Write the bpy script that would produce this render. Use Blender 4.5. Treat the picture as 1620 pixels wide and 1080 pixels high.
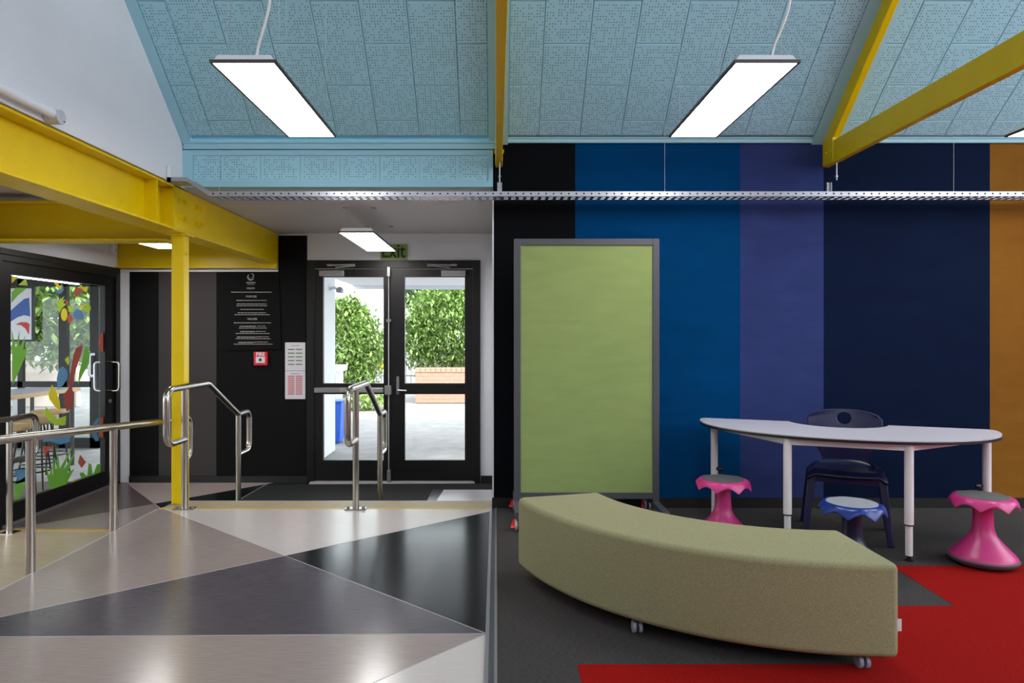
import bpy, bmesh, math, random
from mathutils import Vector, Matrix

for o in list(bpy.data.objects):
    bpy.data.objects.remove(o, do_unlink=True)
SC = bpy.context.scene
COL = SC.collection
PI = math.pi

# ------------------------------------------------------------------ camera, sky, sun, exposure
EYE = 1.25                      # camera height above the upper floor
FP = 1080.0                     # focal length in pixels of a 1620 px wide frame (24 mm)
VX, VY = 785.0, 530.0           # vanishing point of the depth direction
cam_d = bpy.data.cameras.new('camera')
cam_d.sensor_width = 36.0
cam_d.lens = 24.0
cam_d.shift_x = (810 - VX) / 1620.0
cam_d.shift_y = -(540 - VY) / 1620.0
cam_d.clip_start = 0.05
cam_d.clip_end = 300
cam = bpy.data.objects.new('camera', cam_d)
cam.location = (0, 0, EYE)
cam.rotation_euler = (PI / 2, 0, 0)
COL.objects.link(cam)
SC.camera = cam

w = bpy.data.worlds.new('overcast_sky')
SC.world = w
w.use_nodes = True
bg = w.node_tree.nodes['Background']
bg.inputs[0].default_value = (0.90, 0.95, 1.0, 1)
bg.inputs[1].default_value = 2.3

sun_d = bpy.data.lights.new('sun', 'SUN')
sun_d.energy = 2.2
sun_d.angle = math.radians(12)
sun_d.color = (1, 0.97, 0.92)
sun = bpy.data.objects.new('sun', sun_d)
sun.rotation_euler = (math.radians(38), math.radians(18), math.radians(20))
COL.objects.link(sun)

vs = SC.view_settings
vs.view_transform = 'Standard'
vs.look = 'None'
vs.gamma = 1
vs.use_curve_mapping = False
vs.exposure = 1.12
LAMP = 8.0                      # radiance of the light panels' diffusers

# ------------------------------------------------------------------ pixel helpers
def P(px, py, y):               # point at depth y
    return Vector(((px - VX) * y / FP, y, EYE - (py - VY) * y / FP))
def G(px, py, z=0.0):           # point on the level z
    y = (EYE - z) * FP / (py - VY)
    return ((px - VX) * y / FP, y)

# ------------------------------------------------------------------ mesh helpers
class MB:
    def __init__(s): s.v = []; s.f = []; s.m = []
    def add(s, vs_, fs, mi=0):
        n = len(s.v); s.v += [tuple(v) for v in vs_]
        s.f += [tuple(i + n for i in f) for f in fs]; s.m += [mi] * len(fs); return s
    def box(s, x0, x1, y0, y1, z0, z1, mi=0):
        x0, x1 = min(x0, x1), max(x0, x1); y0, y1 = min(y0, y1), max(y0, y1); z0, z1 = min(z0, z1), max(z0, z1)
        return s.add([(x0,y0,z0),(x1,y0,z0),(x1,y1,z0),(x0,y1,z0),(x0,y0,z1),(x1,y0,z1),(x1,y1,z1),(x0,y1,z1)],
              [(0,3,2,1),(4,5,6,7),(0,1,5,4),(1,2,6,5),(2,3,7,6),(3,0,4,7)], mi)
    def prism(s, poly, z0, z1, mi=0):      # poly [(x,y)] counter-clockwise from above
        a = sum(poly[i][0]*poly[(i+1)%len(poly)][1]-poly[(i+1)%len(poly)][0]*poly[i][1] for i in range(len(poly)))
        if a < 0: poly = poly[::-1]
        n = len(poly)
        vs_ = [(x,y,z0) for x,y in poly] + [(x,y,z1) for x,y in poly]
        fs = [tuple(range(n))[::-1], tuple(range(n, 2*n))] + [(i,(i+1)%n,(i+1)%n+n,i+n) for i in range(n)]
        return s.add(vs_, fs, mi)
    def hexa(s, a, b, mi=0):               # two quads a (4 pts) and b (4 pts)
        return s.add(list(a)+list(b), [(3,2,1,0),(4,5,6,7),(0,1,5,4),(1,2,6,5),(2,3,7,6),(3,0,4,7)], mi)
    def tube(s, pts, r, n=14, caps=True, mi=0):
        pts = [Vector(p) for p in pts]
        rs = r if isinstance(r, (list, tuple)) else [r]*len(pts)
        up = None; rings = []
        for i, p in enumerate(pts):
            if i == 0: t = pts[1]-p
            elif i == len(pts)-1: t = p-pts[i-1]
            else: t = (pts[i+1]-p).normalized() + (p-pts[i-1]).normalized()
            t.normalize()
            if up is None:
                up = Vector((1,0,0)) if abs(t.x) < .9 else Vector((0,1,0))
            u = (up - t*up.dot(t)).normalized(); v = t.cross(u); up = u
            k = 1.0
            if 0 < i < len(pts)-1:
                c = (pts[i+1]-p).normalized().dot((p-pts[i-1]).normalized())
                k = 1.0
            rings.append([p + (u*math.cos(2*PI*j/n) + v*math.sin(2*PI*j/n))*rs[i]*k for j in range(n)])
        b = len(s.v); s.v += [tuple(q) for R in rings for q in R]
        for i in range(len(rings)-1):
            for j in range(n):
                s.f.append((b+i*n+j, b+i*n+(j+1)%n, b+(i+1)*n+(j+1)%n, b+(i+1)*n+j)); s.m.append(mi)
        if caps:
            s.f.append(tuple(b+j for j in range(n))[::-1]); s.m.append(mi)
            s.f.append(tuple(b+(len(rings)-1)*n+j for j in range(n))); s.m.append(mi)
        return s
    def lathe(s, prof, n=40, c=(0,0,0), mi=0, cap0=True, cap1=True):   # prof [(r,z)] bottom to top
        b = len(s.v)
        for r, z in prof:
            for j in range(n):
                a = 2*PI*j/n; s.v.append((c[0]+r*math.cos(a), c[1]+r*math.sin(a), c[2]+z))
        for i in range(len(prof)-1):
            for j in range(n):
                s.f.append((b+i*n+j, b+i*n+(j+1)%n, b+(i+1)*n+(j+1)%n, b+(i+1)*n+j)); s.m.append(mi)
        if cap0: s.f.append(tuple(b+j for j in range(n))[::-1]); s.m.append(mi)
        if cap1: s.f.append(tuple(b+(len(prof)-1)*n+j for j in range(n))); s.m.append(mi)
        return s
    def cyl(s, a, b, r, n=16, mi=0): return s.tube([a, b], r, n, True, mi)
    def mesh(s, name):
        me = bpy.data.meshes.new(name); me.from_pydata(s.v, [], s.f)
        for p, m_ in zip(me.polygons, s.m): p.material_index = m_
        me.update(); return me

def fillet(pts, r, n=6):
    """round the corners of a polyline; r a number or one per inner corner"""
    pts = [Vector(p) for p in pts]; out = [pts[0]]
    for i in range(1, len(pts)-1):
        rr = r[i-1] if isinstance(r, (list, tuple)) else r
        p, a, b = pts[i], (pts[i-1]-pts[i]), (pts[i+1]-pts[i])
        d = min(rr, a.length*.49, b.length*.49); a.normalize(); b.normalize()
        q0, q1 = p+a*d, p+b*d
        for k in range(n+1):
            t = k/n; out.append(q0*(1-t)**2 + p*2*t*(1-t) + q1*t*t)
    out.append(pts[-1]); return out

def setp(o, label=None, cat=None, group=None, kind=None):
    if label: o['label'] = label
    if cat: o['category'] = cat
    if group: o['group'] = group
    if kind: o['kind'] = kind
    return o
def obj(name, mb, mat, parent=None, smooth=False, bevel=0, seg=2, loc=None):
    me = mb.mesh(name) if isinstance(mb, MB) else mb
    for m_ in (mat if isinstance(mat, (list, tuple)) else [mat]):
        if len(me.materials) < (len(mat) if isinstance(mat, (list, tuple)) else 1): me.materials.append(m_)
    o = bpy.data.objects.new(name, me); COL.objects.link(o)
    if smooth:
        me.polygons.foreach_set('use_smooth', [True]*len(me.polygons))
        try: me.set_sharp_from_angle(angle=math.radians(40))
        except Exception: pass
    if bevel:
        b = o.modifiers.new('bevel', 'BEVEL'); b.width = bevel; b.segments = seg; b.limit_method = 'ANGLE'; b.angle_limit = math.radians(35)
        b.harden_normals = False
    if parent: o.parent = parent
    if loc: o.location = loc
    return o
def empty(name, loc=(0,0,0), rz=0, parent=None):
    o = bpy.data.objects.new(name, None); COL.objects.link(o); o.location = loc; o.rotation_euler = (0,0,rz)
    o.empty_display_size = .1
    if parent: o.parent = parent
    return o
def copy_tree(o, parent=None):
    c = o.copy(); COL.objects.link(c); c.parent = parent
    for ch in list(o.children): copy_tree(ch, c)
    return c
def text_mesh(body, size, depth=.001, align='CENTER'):
    cu = bpy.data.curves.new('lettering', 'FONT'); cu.body = body; cu.size = size; cu.extrude = depth
    cu.offset = size*.018; cu.align_x = align; cu.align_y = 'CENTER'
    t = bpy.data.objects.new('lettering', cu); COL.objects.link(t)
    bpy.context.view_layer.update()
    me = bpy.data.meshes.new_from_object(t.evaluated_get(bpy.context.evaluated_depsgraph_get()))
    bpy.data.objects.remove(t, do_unlink=True); return me
def sutherland(poly, a, b):            # keep what lies left of a->b
    out = []
    side = lambda p: (b[0]-a[0])*(p[1]-a[1]) - (b[1]-a[1])*(p[0]-a[0])
    for i in range(len(poly)):
        p, q = poly[i], poly[(i+1) % len(poly)]; sp, sq = side(p), side(q)
        if sp >= 0: out.append(p)
        if sp*sq < 0:
            t = sp/(sp-sq); out.append((p[0]+(q[0]-p[0])*t, p[1]+(q[1]-p[1])*t))
    return out

# ------------------------------------------------------------------ materials
def lin(c):
    return tuple(((v/255)/12.92 if v/255 <= .04045 else ((v/255+.055)/1.055)**2.4) for v in c)
def mat(name, rgb, rough=.5, metal=0, noise=0, nscale=(20,20,20), bump=0, bscale=None, coat=0, spec=.5, emit=None, es=0, detail=4):
    m_ = bpy.data.materials.new(name); m_.use_nodes = True
    nt = m_.node_tree; b = nt.nodes['Principled BSDF']; c = lin(rgb)
    b.inputs['Base Color'].default_value = (*c, 1); b.inputs['Roughness'].default_value = rough
    b.inputs['Metallic'].default_value = metal; b.inputs['Coat Weight'].default_value = coat
    b.inputs['Coat Roughness'].default_value = .12
    b.inputs['Specular IOR Level'].default_value = spec
    if emit:
        b.inputs['Emission Color'].default_value = (*lin(emit), 1); b.inputs['Emission Strength'].default_value = es
    if noise or bump:
        tc = nt.nodes.new('ShaderNodeTexCoord'); mp = nt.nodes.new('ShaderNodeMapping')
        mp.inputs['Scale'].default_value = nscale
        nt.links.new(tc.outputs['Object'], mp.inputs[0])
        n = nt.nodes.new('ShaderNodeTexNoise'); n.inputs['Scale'].default_value = 1; n.inputs['Detail'].default_value = detail
        nt.links.new(mp.outputs[0], n.inputs['Vector'])
        if noise:
            r = nt.nodes.new('ShaderNodeValToRGB'); r.color_ramp.elements[0].position = .3; r.color_ramp.elements[1].position = .7
            r.color_ramp.elements[0].color = (*[max(0, v*(1-noise)) for v in c], 1)
            r.color_ramp.elements[1].color = (*[min(1, v*(1+noise)) for v in c], 1)
            nt.links.new(n.outputs['Fac'], r.inputs[0]); nt.links.new(r.outputs[0], b.inputs['Base Color'])
        if bump:
            src = n
            if bscale:
                mp2 = nt.nodes.new('ShaderNodeMapping'); mp2.inputs['Scale'].default_value = bscale
                nt.links.new(tc.outputs['Object'], mp2.inputs[0])
                src = nt.nodes.new('ShaderNodeTexNoise'); src.inputs['Scale'].default_value = 1
                nt.links.new(mp2.outputs[0], src.inputs['Vector'])
            bp = nt.nodes.new('ShaderNodeBump'); bp.inputs['Strength'].default_value = bump; bp.inputs['Distance'].default_value = .004
            nt.links.new(src.outputs['Fac'], bp.inputs['Height']); nt.links.new(bp.outputs[0], b.inputs['Normal'])
    return m_
def glass_mat(name, tint=(.93,.96,.95), refl=.06):
    m_ = bpy.data.materials.new(name); m_.use_nodes = True; nt = m_.node_tree
    nt.nodes.remove(nt.nodes['Principled BSDF']); out = nt.nodes['Material Output']
    t = nt.nodes.new('ShaderNodeBsdfTransparent'); t.inputs[0].default_value = (*tint, 1)
    g = nt.nodes.new('ShaderNodeBsdfGlossy'); g.inputs['Roughness'].default_value = .01
    lw_ = nt.nodes.new('ShaderNodeLayerWeight'); lw_.inputs[0].default_value = .5
    pw = nt.nodes.new('ShaderNodeMath'); pw.operation = 'POWER'; pw.inputs[1].default_value = 5; nt.links.new(lw_.outputs['Facing'], pw.inputs[0])
    fr = nt.nodes.new('ShaderNodeMath'); fr.operation = 'MULTIPLY_ADD'; fr.inputs[1].default_value = .9; fr.inputs[2].default_value = .03; nt.links.new(pw.outputs[0], fr.inputs[0])
    mx = nt.nodes.new('ShaderNodeMixShader')
    nt.links.new(fr.outputs[0], mx.inputs[0]); nt.links.new(t.outputs[0], mx.inputs[1]); nt.links.new(g.outputs[0], mx.inputs[2])
    nt.links.new(mx.outputs[0], out.inputs[0]); return m_
def perforated(name, rgb, pitch=.0175, bx=.14, by=.27):
    """painted board with small drilled holes on a grid, some places left undrilled, plain margin"""
    m_ = mat(name, rgb, .7); nt = m_.node_tree; N = nt.nodes; L = nt.links; b = N['Principled BSDF']
    tc = N.new('ShaderNodeTexCoord'); sc = N.new('ShaderNodeVectorMath'); sc.operation = 'SCALE'; sc.inputs['Scale'].default_value = 1/pitch
    L.new(tc.outputs['Object'], sc.inputs[0])
    fl = N.new('ShaderNodeVectorMath'); fl.operation = 'FLOOR'; L.new(sc.outputs[0], fl.inputs[0])
    fr = N.new('ShaderNodeVectorMath'); fr.operation = 'FRACTION'; L.new(sc.outputs[0], fr.inputs[0])
    sx = N.new('ShaderNodeSeparateXYZ'); L.new(fr.outputs[0], sx.inputs[0])
    cx = N.new('ShaderNodeCombineXYZ'); L.new(sx.outputs[0], cx.inputs[0]); L.new(sx.outputs[1], cx.inputs[1])
    di = N.new('ShaderNodeVectorMath'); di.operation = 'DISTANCE'; di.inputs[1].default_value = (.5, .5, 0); L.new(cx.outputs[0], di.inputs[0])
    lt = N.new('ShaderNodeMath'); lt.operation = 'LESS_THAN'; lt.inputs[1].default_value = .18; L.new(di.outputs['Value'], lt.inputs[0])
    s2 = N.new('ShaderNodeSeparateXYZ'); L.new(fl.outputs[0], s2.inputs[0])
    oi = N.new('ShaderNodeObjectInfo')
    c2 = N.new('ShaderNodeCombineXYZ'); L.new(s2.outputs[0], c2.inputs[0]); L.new(s2.outputs[1], c2.inputs[1]); L.new(oi.outputs['Random'], c2.inputs[2])
    wn = N.new('ShaderNodeTexWhiteNoise'); L.new(c2.outputs[0], wn.inputs['Vector'])
    gt = N.new('ShaderNodeMath'); gt.operation = 'GREATER_THAN'; gt.inputs[1].default_value = .42; L.new(wn.outputs['Value'], gt.inputs[0])
    s3 = N.new('ShaderNodeSeparateXYZ'); L.new(tc.outputs['Object'], s3.inputs[0])
    fac = None
    for i, lim in ((0, bx), (1, by)):
        ab = N.new('ShaderNodeMath'); ab.operation = 'ABSOLUTE'; L.new(s3.outputs[i], ab.inputs[0])
        l2 = N.new('ShaderNodeMath'); l2.operation = 'LESS_THAN'; l2.inputs[1].default_value = lim; L.new(ab.outputs[0], l2.inputs[0])
        if fac is None: fac = l2
        else:
            mu = N.new('ShaderNodeMath'); mu.operation = 'MULTIPLY'; L.new(fac.outputs[0], mu.inputs[0]); L.new(l2.outputs[0], mu.inputs[1]); fac = mu
    for nd in (lt, gt):
        mu = N.new('ShaderNodeMath'); mu.operation = 'MULTIPLY'; L.new(fac.outputs[0], mu.inputs[0]); L.new(nd.outputs[0], mu.inputs[1]); fac = mu
    mx = N.new('ShaderNodeMix'); mx.data_type = 'RGBA'
    mx.inputs['A'].default_value = (*lin(rgb), 1); mx.inputs['B'].default_value = (.006, .012, .016, 1)
    L.new(fac.outputs[0], mx.inputs['Factor']); L.new(mx.outputs['Result'], b.inputs['Base Color'])
    return m_

M = dict(
    white_wall=mat('white_paint', (224,225,231), .6, noise=.02, nscale=(3,3,3)),
    soffit=mat('soffit_paint', (190,184,182), .7),
    yellow=mat('yellow_gloss_paint', (222,190,0), .36, noise=.03, nscale=(6,6,6), spec=.3),
    teal=mat('teal_paint', (156,204,219), .65),
    teal_board=mat('teal_board', (142,190,204), .7),
    perf=perforated('perforated_teal_board', (160,208,224), by=.262, bx=.135),
    perf_b=perforated('perforated_teal_tile', (164,212,228), by=.08, bx=.128),
    blue=mat('blue_felt', (0,56,102), .9, noise=.10, nscale=(3,3,9), bump=.1, bscale=(400,400,400), spec=.04),
    purple=mat('violet_felt', (46,56,102), .9, noise=.12, nscale=(3,3,8), bump=.1, bscale=(400,400,400), spec=.04),
    navy=mat('navy_felt', (13,24,48), .9, noise=.10, nscale=(3,3,8), bump=.1, bscale=(400,400,400), spec=.04),
    mustard=mat('mustard_felt', (124,82,30), .9, noise=.08, nscale=(4,4,10), bump=.1, bscale=(400,400,400), spec=.04),
    black_felt=mat('black_felt', (14,15,18), .9, spec=.05),
    black_wall=mat('black_board', (13,12,13), .75, spec=.15),
    grey_wall=mat('charcoal_board', (62,57,57), .8, spec=.3),
    black_base=mat('black_skirting', (15,14,14), .5),
    carpet=mat('charcoal_carpet', (66,62,61), 1, noise=.45, nscale=(60,500,60), bump=.5, bscale=(500,500,500), spec=.1),
    red_carpet=mat('red_carpet', (142,14,9), 1, noise=.32, nscale=(70,600,70), bump=.5, bscale=(500,500,500), spec=.1),
    v_white=mat('pale_vinyl', (196,187,184), .19, noise=.05, nscale=(10,160,10), bump=.06, bscale=(9,22,9)),
    v_taupe=mat('taupe_vinyl', (150,136,132), .19, noise=.13, nscale=(10,220,10), bump=.06, bscale=(9,22,9)),
    v_dark=mat('slate_vinyl', (82,77,84), .19, noise=.22, nscale=(10,220,10), bump=.06, bscale=(9,22,9)),
    v_black=mat('black_vinyl', (20,22,26), .16, noise=.3, nscale=(20,120,20), bump=.08, bscale=(9,22,9)),
    v_brown=mat('brown_vinyl', (92,80,80), .3, noise=.1, nscale=(10,200,10)),
    ramp=mat('beige_ramp_vinyl', (190,172,148), .26, noise=.1, nscale=(5,60,5), bump=.06, bscale=(14,14,14)),
    tan=mat('tan_nosing', (165,150,122), .45, noise=.12, nscale=(14,60,14)),
    brass=mat('yellow_nosing_strip', (214,178,84), .35, metal=.3),
    weld=mat('pale_weld_line', (172,168,168), .35),
    alu=mat('aluminium', (188,188,194), .32, metal=.85),
    steel=mat('brushed_stainless', (176,170,162), .24, metal=1, noise=.06, nscale=(300,300,6)),
    galv=mat('galvanised_steel', (158,160,168), .35, metal=.7, noise=.08, nscale=(60,60,60)),
    dark_hole=mat('dark_recess', (12,12,14), .8),
    black_metal=mat('black_powdercoat', (15,14,15), .4, noise=.05, nscale=(8,8,8), spec=.35),
    silver=mat('silver_hardware', (150,150,154), .35, metal=.6),
    glass=glass_mat('clear_glass'),
    diffuser=mat('lit_diffuser', (255,255,255), .5, emit=(255,253,250), es=LAMP),
    lampframe=mat('dark_lamp_frame', (70,62,60), .4, metal=.3),
    lampwhite=mat('white_lamp_housing', (225,225,230), .45),
    cord=mat('white_cord', (225,225,225), .5),
    wire=mat('steel_wire', (190,198,202), .5),
    green_pin=mat('green_felt', (136,152,94), .9, noise=.05, nscale=(4,4,14), bump=.05, bscale=(14,14,60), spec=.1),
    greyframe=mat('charcoal_frame', (72,72,78), .45),
    bench=mat('sage_weave', (146,141,108), .95, noise=.22, nscale=(230,230,230), bump=.35, bscale=(420,420,420), spec=.15),
    laminate=mat('white_laminate', (196,190,200), .35),
    white_metal=mat('white_powdercoat', (226,222,224), .35),
    edge_black=mat('black_edge', (18,17,18), .4),
    navy_plastic=mat('navy_plastic', (24,27,66), .28, noise=.04, nscale=(8,8,8)),
    pink=mat('pink_plastic', (196,52,122), .33, noise=.03, nscale=(8,8,8)),
    blue_plastic=mat('blue_plastic', (10,46,126), .3),
    navy_post=mat('dark_blue_plastic', (9,16,52), .35),
    pad_grey=mat('grey_grip_pad', (88,88,88), .7, bump=.1, nscale=(200,200,200)),
    pad_light=mat('pale_grip_pad', (142,144,152), .6),
    rubber=mat('grey_rubber', (86,72,80), .7),
    castor=mat('grey_castor', (150,156,172), .4),
    red_plastic=mat('red_plastic', (206,38,36), .4),
    fire_red=mat('fire_red', (212,14,30), .35),
    paper=mat('white_paper', (214,208,216), .7),
    ink_green=mat('green_print', (84,116,62), .7), ink_red=mat('red_print', (196,84,84), .7), ink_grey=mat('grey_print', (150,148,152), .7),
    poster=mat('black_poster', (13,12,12), .8, spec=.15), ink_white=mat('white_print', (150,146,146), .6),
    exit_panel=mat('pale_green_sign', (140,160,92), .6), exit_text=mat('dark_green_print', (6,62,16), .6),
    concrete=mat('pale_pavement', (146,142,143), .9, noise=.14, nscale=(5,5,5), bump=.3, bscale=(40,40,40), detail=8),
    render_white=mat('white_render', (225,226,230), .7),
    brick=mat('salmon_brick', (206,146,124), .85, noise=.14, nscale=(14,14,14)),
    mortar=mat('mortar', (190,176,166), .9),
    bark=mat('bark', (86,68,52), .9, noise=.3, nscale=(8,8,30)),
    leaf=mat('leaf_green', (134,162,84), .5, noise=.35, nscale=(3,3,3)),
    leaf_dark=mat('leaf_dark_green', (76,106,68), .5, noise=.35, nscale=(3,3,3)),
    leaf_pale=mat('leaf_pale_green', (150,176,96), .55, noise=.25, nscale=(3,3,3)),
    bin_blue=mat('blue_bin_plastic', (16,96,214), .45),
    timber=mat('pale_timber', (206,168,120), .5, noise=.12, nscale=(6,60,6)),
    d_green=mat('decal_green', (112,176,62), .6), d_lime=mat('decal_lime', (172,204,60), .6), d_yellow=mat('decal_yellow', (224,206,44), .6),
    d_blue=mat('decal_blue', (92,140,180), .6), d_red=mat('decal_terracotta', (188,92,76), .6), d_brown=mat('decal_brick_red', (158,78,66), .6),
    sign_blue=mat('sign_blue', (40,92,170), .5), sign_red=mat('sign_red', (196,40,34), .5), sign_white=mat('sign_white', (226,226,232), .5),
    yellow_far=mat('yellow_far', (240,190,20), .6),
    roof_grey=mat('pale_roof', (196,204,208), .6),
)

# ------------------------------------------------------------------ main dimensions
ZL = -0.30                     # lower floor
YW = 4.95                      # plane of the striped wall and the bulkhead
YD = 7.20                      # entrance wall
XL = -3.96                     # glazed left wall
XE = -2.43                     # edge of the upper floor
ZS = EYE + 1.07                # soffit of the entrance
ZT = EYE + 1.39                # foot of the sloping ceiling
SL = 0.86                      # slope of the ceiling (rise per metre towards the viewer)
CS = math.sqrt(1 + SL*SL)
XR = 7.0; YB = -4.0; YRIDGE = 0.9
def ceil_z(y): return ZT + SL*(YW - y)

# ================================================================== SETTING
# ---- upper floor in vinyl pieces
floor = obj('floor', MB().box(XE, -.045, YB, 5.13, -.32, -.006), M['v_taupe'])
setp(floor, 'glossy upper floor of pale, taupe, slate and black vinyl triangles', 'floor', kind='structure')
A, B_, C_, D_, E_ = G(255,803), G(455,880), G(778,808), G(770,1002), G(0,976)
Gp, H_ = G(0,1007), G(590,1080)
rect = [(XE,YB),(-.045,YB),(-.045,4.91),(XE,4.91)]
def both(poly, *cuts):
    for a, b in cuts: poly = sutherland(poly, a, b)
    return poly
L1 = (D_, A); L1r = (A, D_)         # left of D->A is the near-left side
L2 = (E_, C_); L2r = (C_, E_)       # left of E->C is the far side
L3 = (Gp, D_); L3r = (D_, Gp)
def left_of(a, b, p): return (b[0]-a[0])*(p[1]-a[1]) - (b[1]-a[1])*(p[0]-a[0]) > 0
def orient(a, b, p): return (a, b) if left_of(a, b, p) else (b, a)
p_white, p_taupe, p_dark, p_black = G(500,825), G(230,880), G(350,960), G(700,900)
p_t2, p_w2 = G(300,1050), G(740,1060)
pieces = [
    ('v_white', both(rect, orient(A, D_, p_white), orient(E_, C_, p_white))),
    ('v_taupe', both(rect, orient(A, D_, p_taupe), orient(E_, C_, p_taupe))),
    ('v_dark', both(rect, orient(A, D_, p_dark), orient(E_, C_, p_dark), orient(Gp, D_, p_dark))),
    ('v_black', both(rect, orient(A, D_, p_black), orient(E_, C_, p_black), orient(Gp, D_, p_black))),
    ('v_taupe', both(rect, orient(Gp, D_, p_t2), orient(D_, H_, p_t2))),
    ('v_white', both(rect, orient(Gp, D_, p_w2), orient(D_, H_, p_w2))),
]
for k, poly in pieces:
    if len(poly) > 2: obj('vinyl_piece', MB().prism(poly, -.006, 0), M[k], floor)
def weld(a, b, wd=.004, z=.0006):
    a, b = Vector((*a, 0)), Vector((*b, 0)); n = (b-a).normalized(); n = Vector((-n.y, n.x, 0))*wd
    return MB().prism([(a-n)[:2], (b-n)[:2], (b+n)[:2], (a+n)[:2]], z-.003, z)
def ext(a, b, t0, t1): return ((a[0]+(b[0]-a[0])*t0, a[1]+(b[1]-a[1])*t0), (a[0]+(b[0]-a[0])*t1, a[1]+(b[1]-a[1])*t1))
def clip_x(a, b, x0, x1):
    f = lambda x: (x, a[1]+(b[1]-a[1])*(x-a[0])/(b[0]-a[0])); return f(x0), f(x1)
for a, b in ((A, (D_[0], D_[1])), clip_x(E_, C_, XE, -.05), clip_x(Gp, D_, XE, -.05), clip_x(D_, H_, -.05, -1.2)):
    obj('weld_line', weld(a, b, .0022), M['weld'], floor)
obj('nosing_tread', MB().prism([(XE+.0,4.935),(-.03,4.935),(-.03,5.135),(XE+.11,5.135)], -.006, .001), M['tan'], floor)
obj('nosing_strip', MB().box(XE, -.03, 4.91, 4.936, -.006, .002), M['brass'], floor)
obj('nosing_edge', MB().box(XE+.11, -.03, 5.135, 5.15, -.05, .002), M['weld'], floor)
obj('edge_strip', MB().box(XE-.012, XE, YB, 4.91, -.02, .001), M['weld'], floor)
# one step below the edge
st = obj('floor', MB().box(XE+.1, -.03, 5.15, 5.5, -.32, -.15), M['tan'])
setp(st, 'single tan step below the edge of the upper floor', 'step', kind='structure')

# ---- lower floor
lf = obj('floor', MB().box(-9, -.02, 5.43, YD+.05, ZL-.1, ZL-.006), M['v_brown'])
setp(lf, 'lower vinyl floor of the entrance in front of the doors', 'floor', kind='structure')
g = lambda x, y: G(x, y, ZL)
m1a, m1b = g(205,766), g(253,803); m2a, m2b = g(60,829), g(418,766)
lrect = [(XL,5.43),(-.02,5.43),(-.02,YD),(XL,YD)]
pts = {'v_white': g(300,775), 'v_black': g(330,792), 'v_brown': g(205,790), 'v_taupe': g(150,835)}
mats_l = {'v_white': 'v_taupe2'}
M['v_taupe2'] = mat('pinkish_vinyl', (176,160,156), .3, noise=.08, nscale=(10,120,10))
for k, p in pts.items():
    poly = both(lrect, orient(m1a, m1b, p), orient(m2a, m2b, p))
    if len(poly) > 2: obj('vinyl_piece', MB().prism(poly, ZL-.006, ZL), M[mats_l.get(k, k)], lf)
obj('weld_line', weld(g(205,767), g(253,803), .004, ZL+.0008), M['weld'], lf)
mm = MB().prism([g(384,789), g(423,767.5), (-.03,YD-.09), (-.03,5.6), (-1.9,5.6)], ZL, ZL+.008)
mt = obj('entrance_mat', mm, mat('black_mat', (17,17,18), .95, noise=.4, nscale=(40,40,40)))
setp(mt, 'black entrance mat in front of the glazed double doors', 'mat')
obj('mat_border', MB().prism([g(378,791), g(382,791), g(424,766.5), g(420,766.5)], ZL, ZL+.01), M['alu'], mt)
pm = obj('floor_plate', MB().prism([g(690,795), g(702,776.5), g(782,776.5), g(782,795)], ZL+.008, ZL+.014), mat('grey_plate', (186,184,188), .3, noise=.05, nscale=(4,4,4)))
setp(pm, 'pale grey smooth plate set in the entrance mat beside the right wall', 'floor plate')
obj('plate_border', MB().prism([g(675,795), g(684,776.5), g(702,776.5), g(690,795)], ZL+.008, ZL+.013), M['v_dark'], pm)

# ---- ramp
def rz(y): return ZL + (5.43 - y)/14
rp = MB().add([(XL,YB,rz(1.23)-.3),(XE-.012,YB,rz(1.23)-.3),(XE-.012,5.43,ZL-.3),(XL,5.43,ZL-.3),
               (XL,YB,0),(XE-.012,YB,0),(XE-.012,1.23,0),(XL,1.23,0),(XE-.012,5.43,ZL),(XL,5.43,ZL)],
              [(0,3,2,1),(4,5,6,7),(7,6,8,9),(0,1,5,4),(1,2,8,6,5),(2,3,9,8),(3,0,4,7,9)])
ramp = obj('floor', rp, M['ramp']); setp(ramp, 'beige vinyl ramp running down beside the upper floor', 'ramp', kind='structure')
obj('nosing_strip', MB().box(XL+.12, XE-.02, 5.41, 5.45, ZL-.01, ZL+.004), M['brass'], ramp)

# ---- carpet
cp = obj('floor', MB().box(.004, XR, YB, YW+.05, -.12, 0), M['carpet']); setp(cp, 'charcoal carpet floor under the table and bench', 'carpet', kind='structure')
rows = [(YB, 2.592, .308), (2.592, 3.152, 1.385), (3.152, 3.70, 2.13)]
for i, (y0, y1, x0) in enumerate(rows):
    poly = [(x0,y0),(XR,y0),(XR,y1),(x0,y1)]
    if i == 2: poly = [(2.117,3.152),(XR,3.152),(XR,3.70),(1.75,3.70),(2.14,3.62)]
    obj('carpet_inlay', MB().prism(poly, -.01, .0015), M['red_carpet'], cp)
tr = obj('trim_1', MB().box(-.045, -.029, YB, YW-.01, -.03, .006), M['alu'])
setp(tr, 'double aluminium strip between the vinyl and the charcoal carpet', 'floor trim', kind='structure')
obj('strip', MB().box(-.008, .004, YB, YW-.01, -.03, .005), M['alu'], tr)
obj('recess', MB().box(-.029, -.008, YB, YW-.01, -.03, -.002), M['greyframe'], tr)

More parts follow.
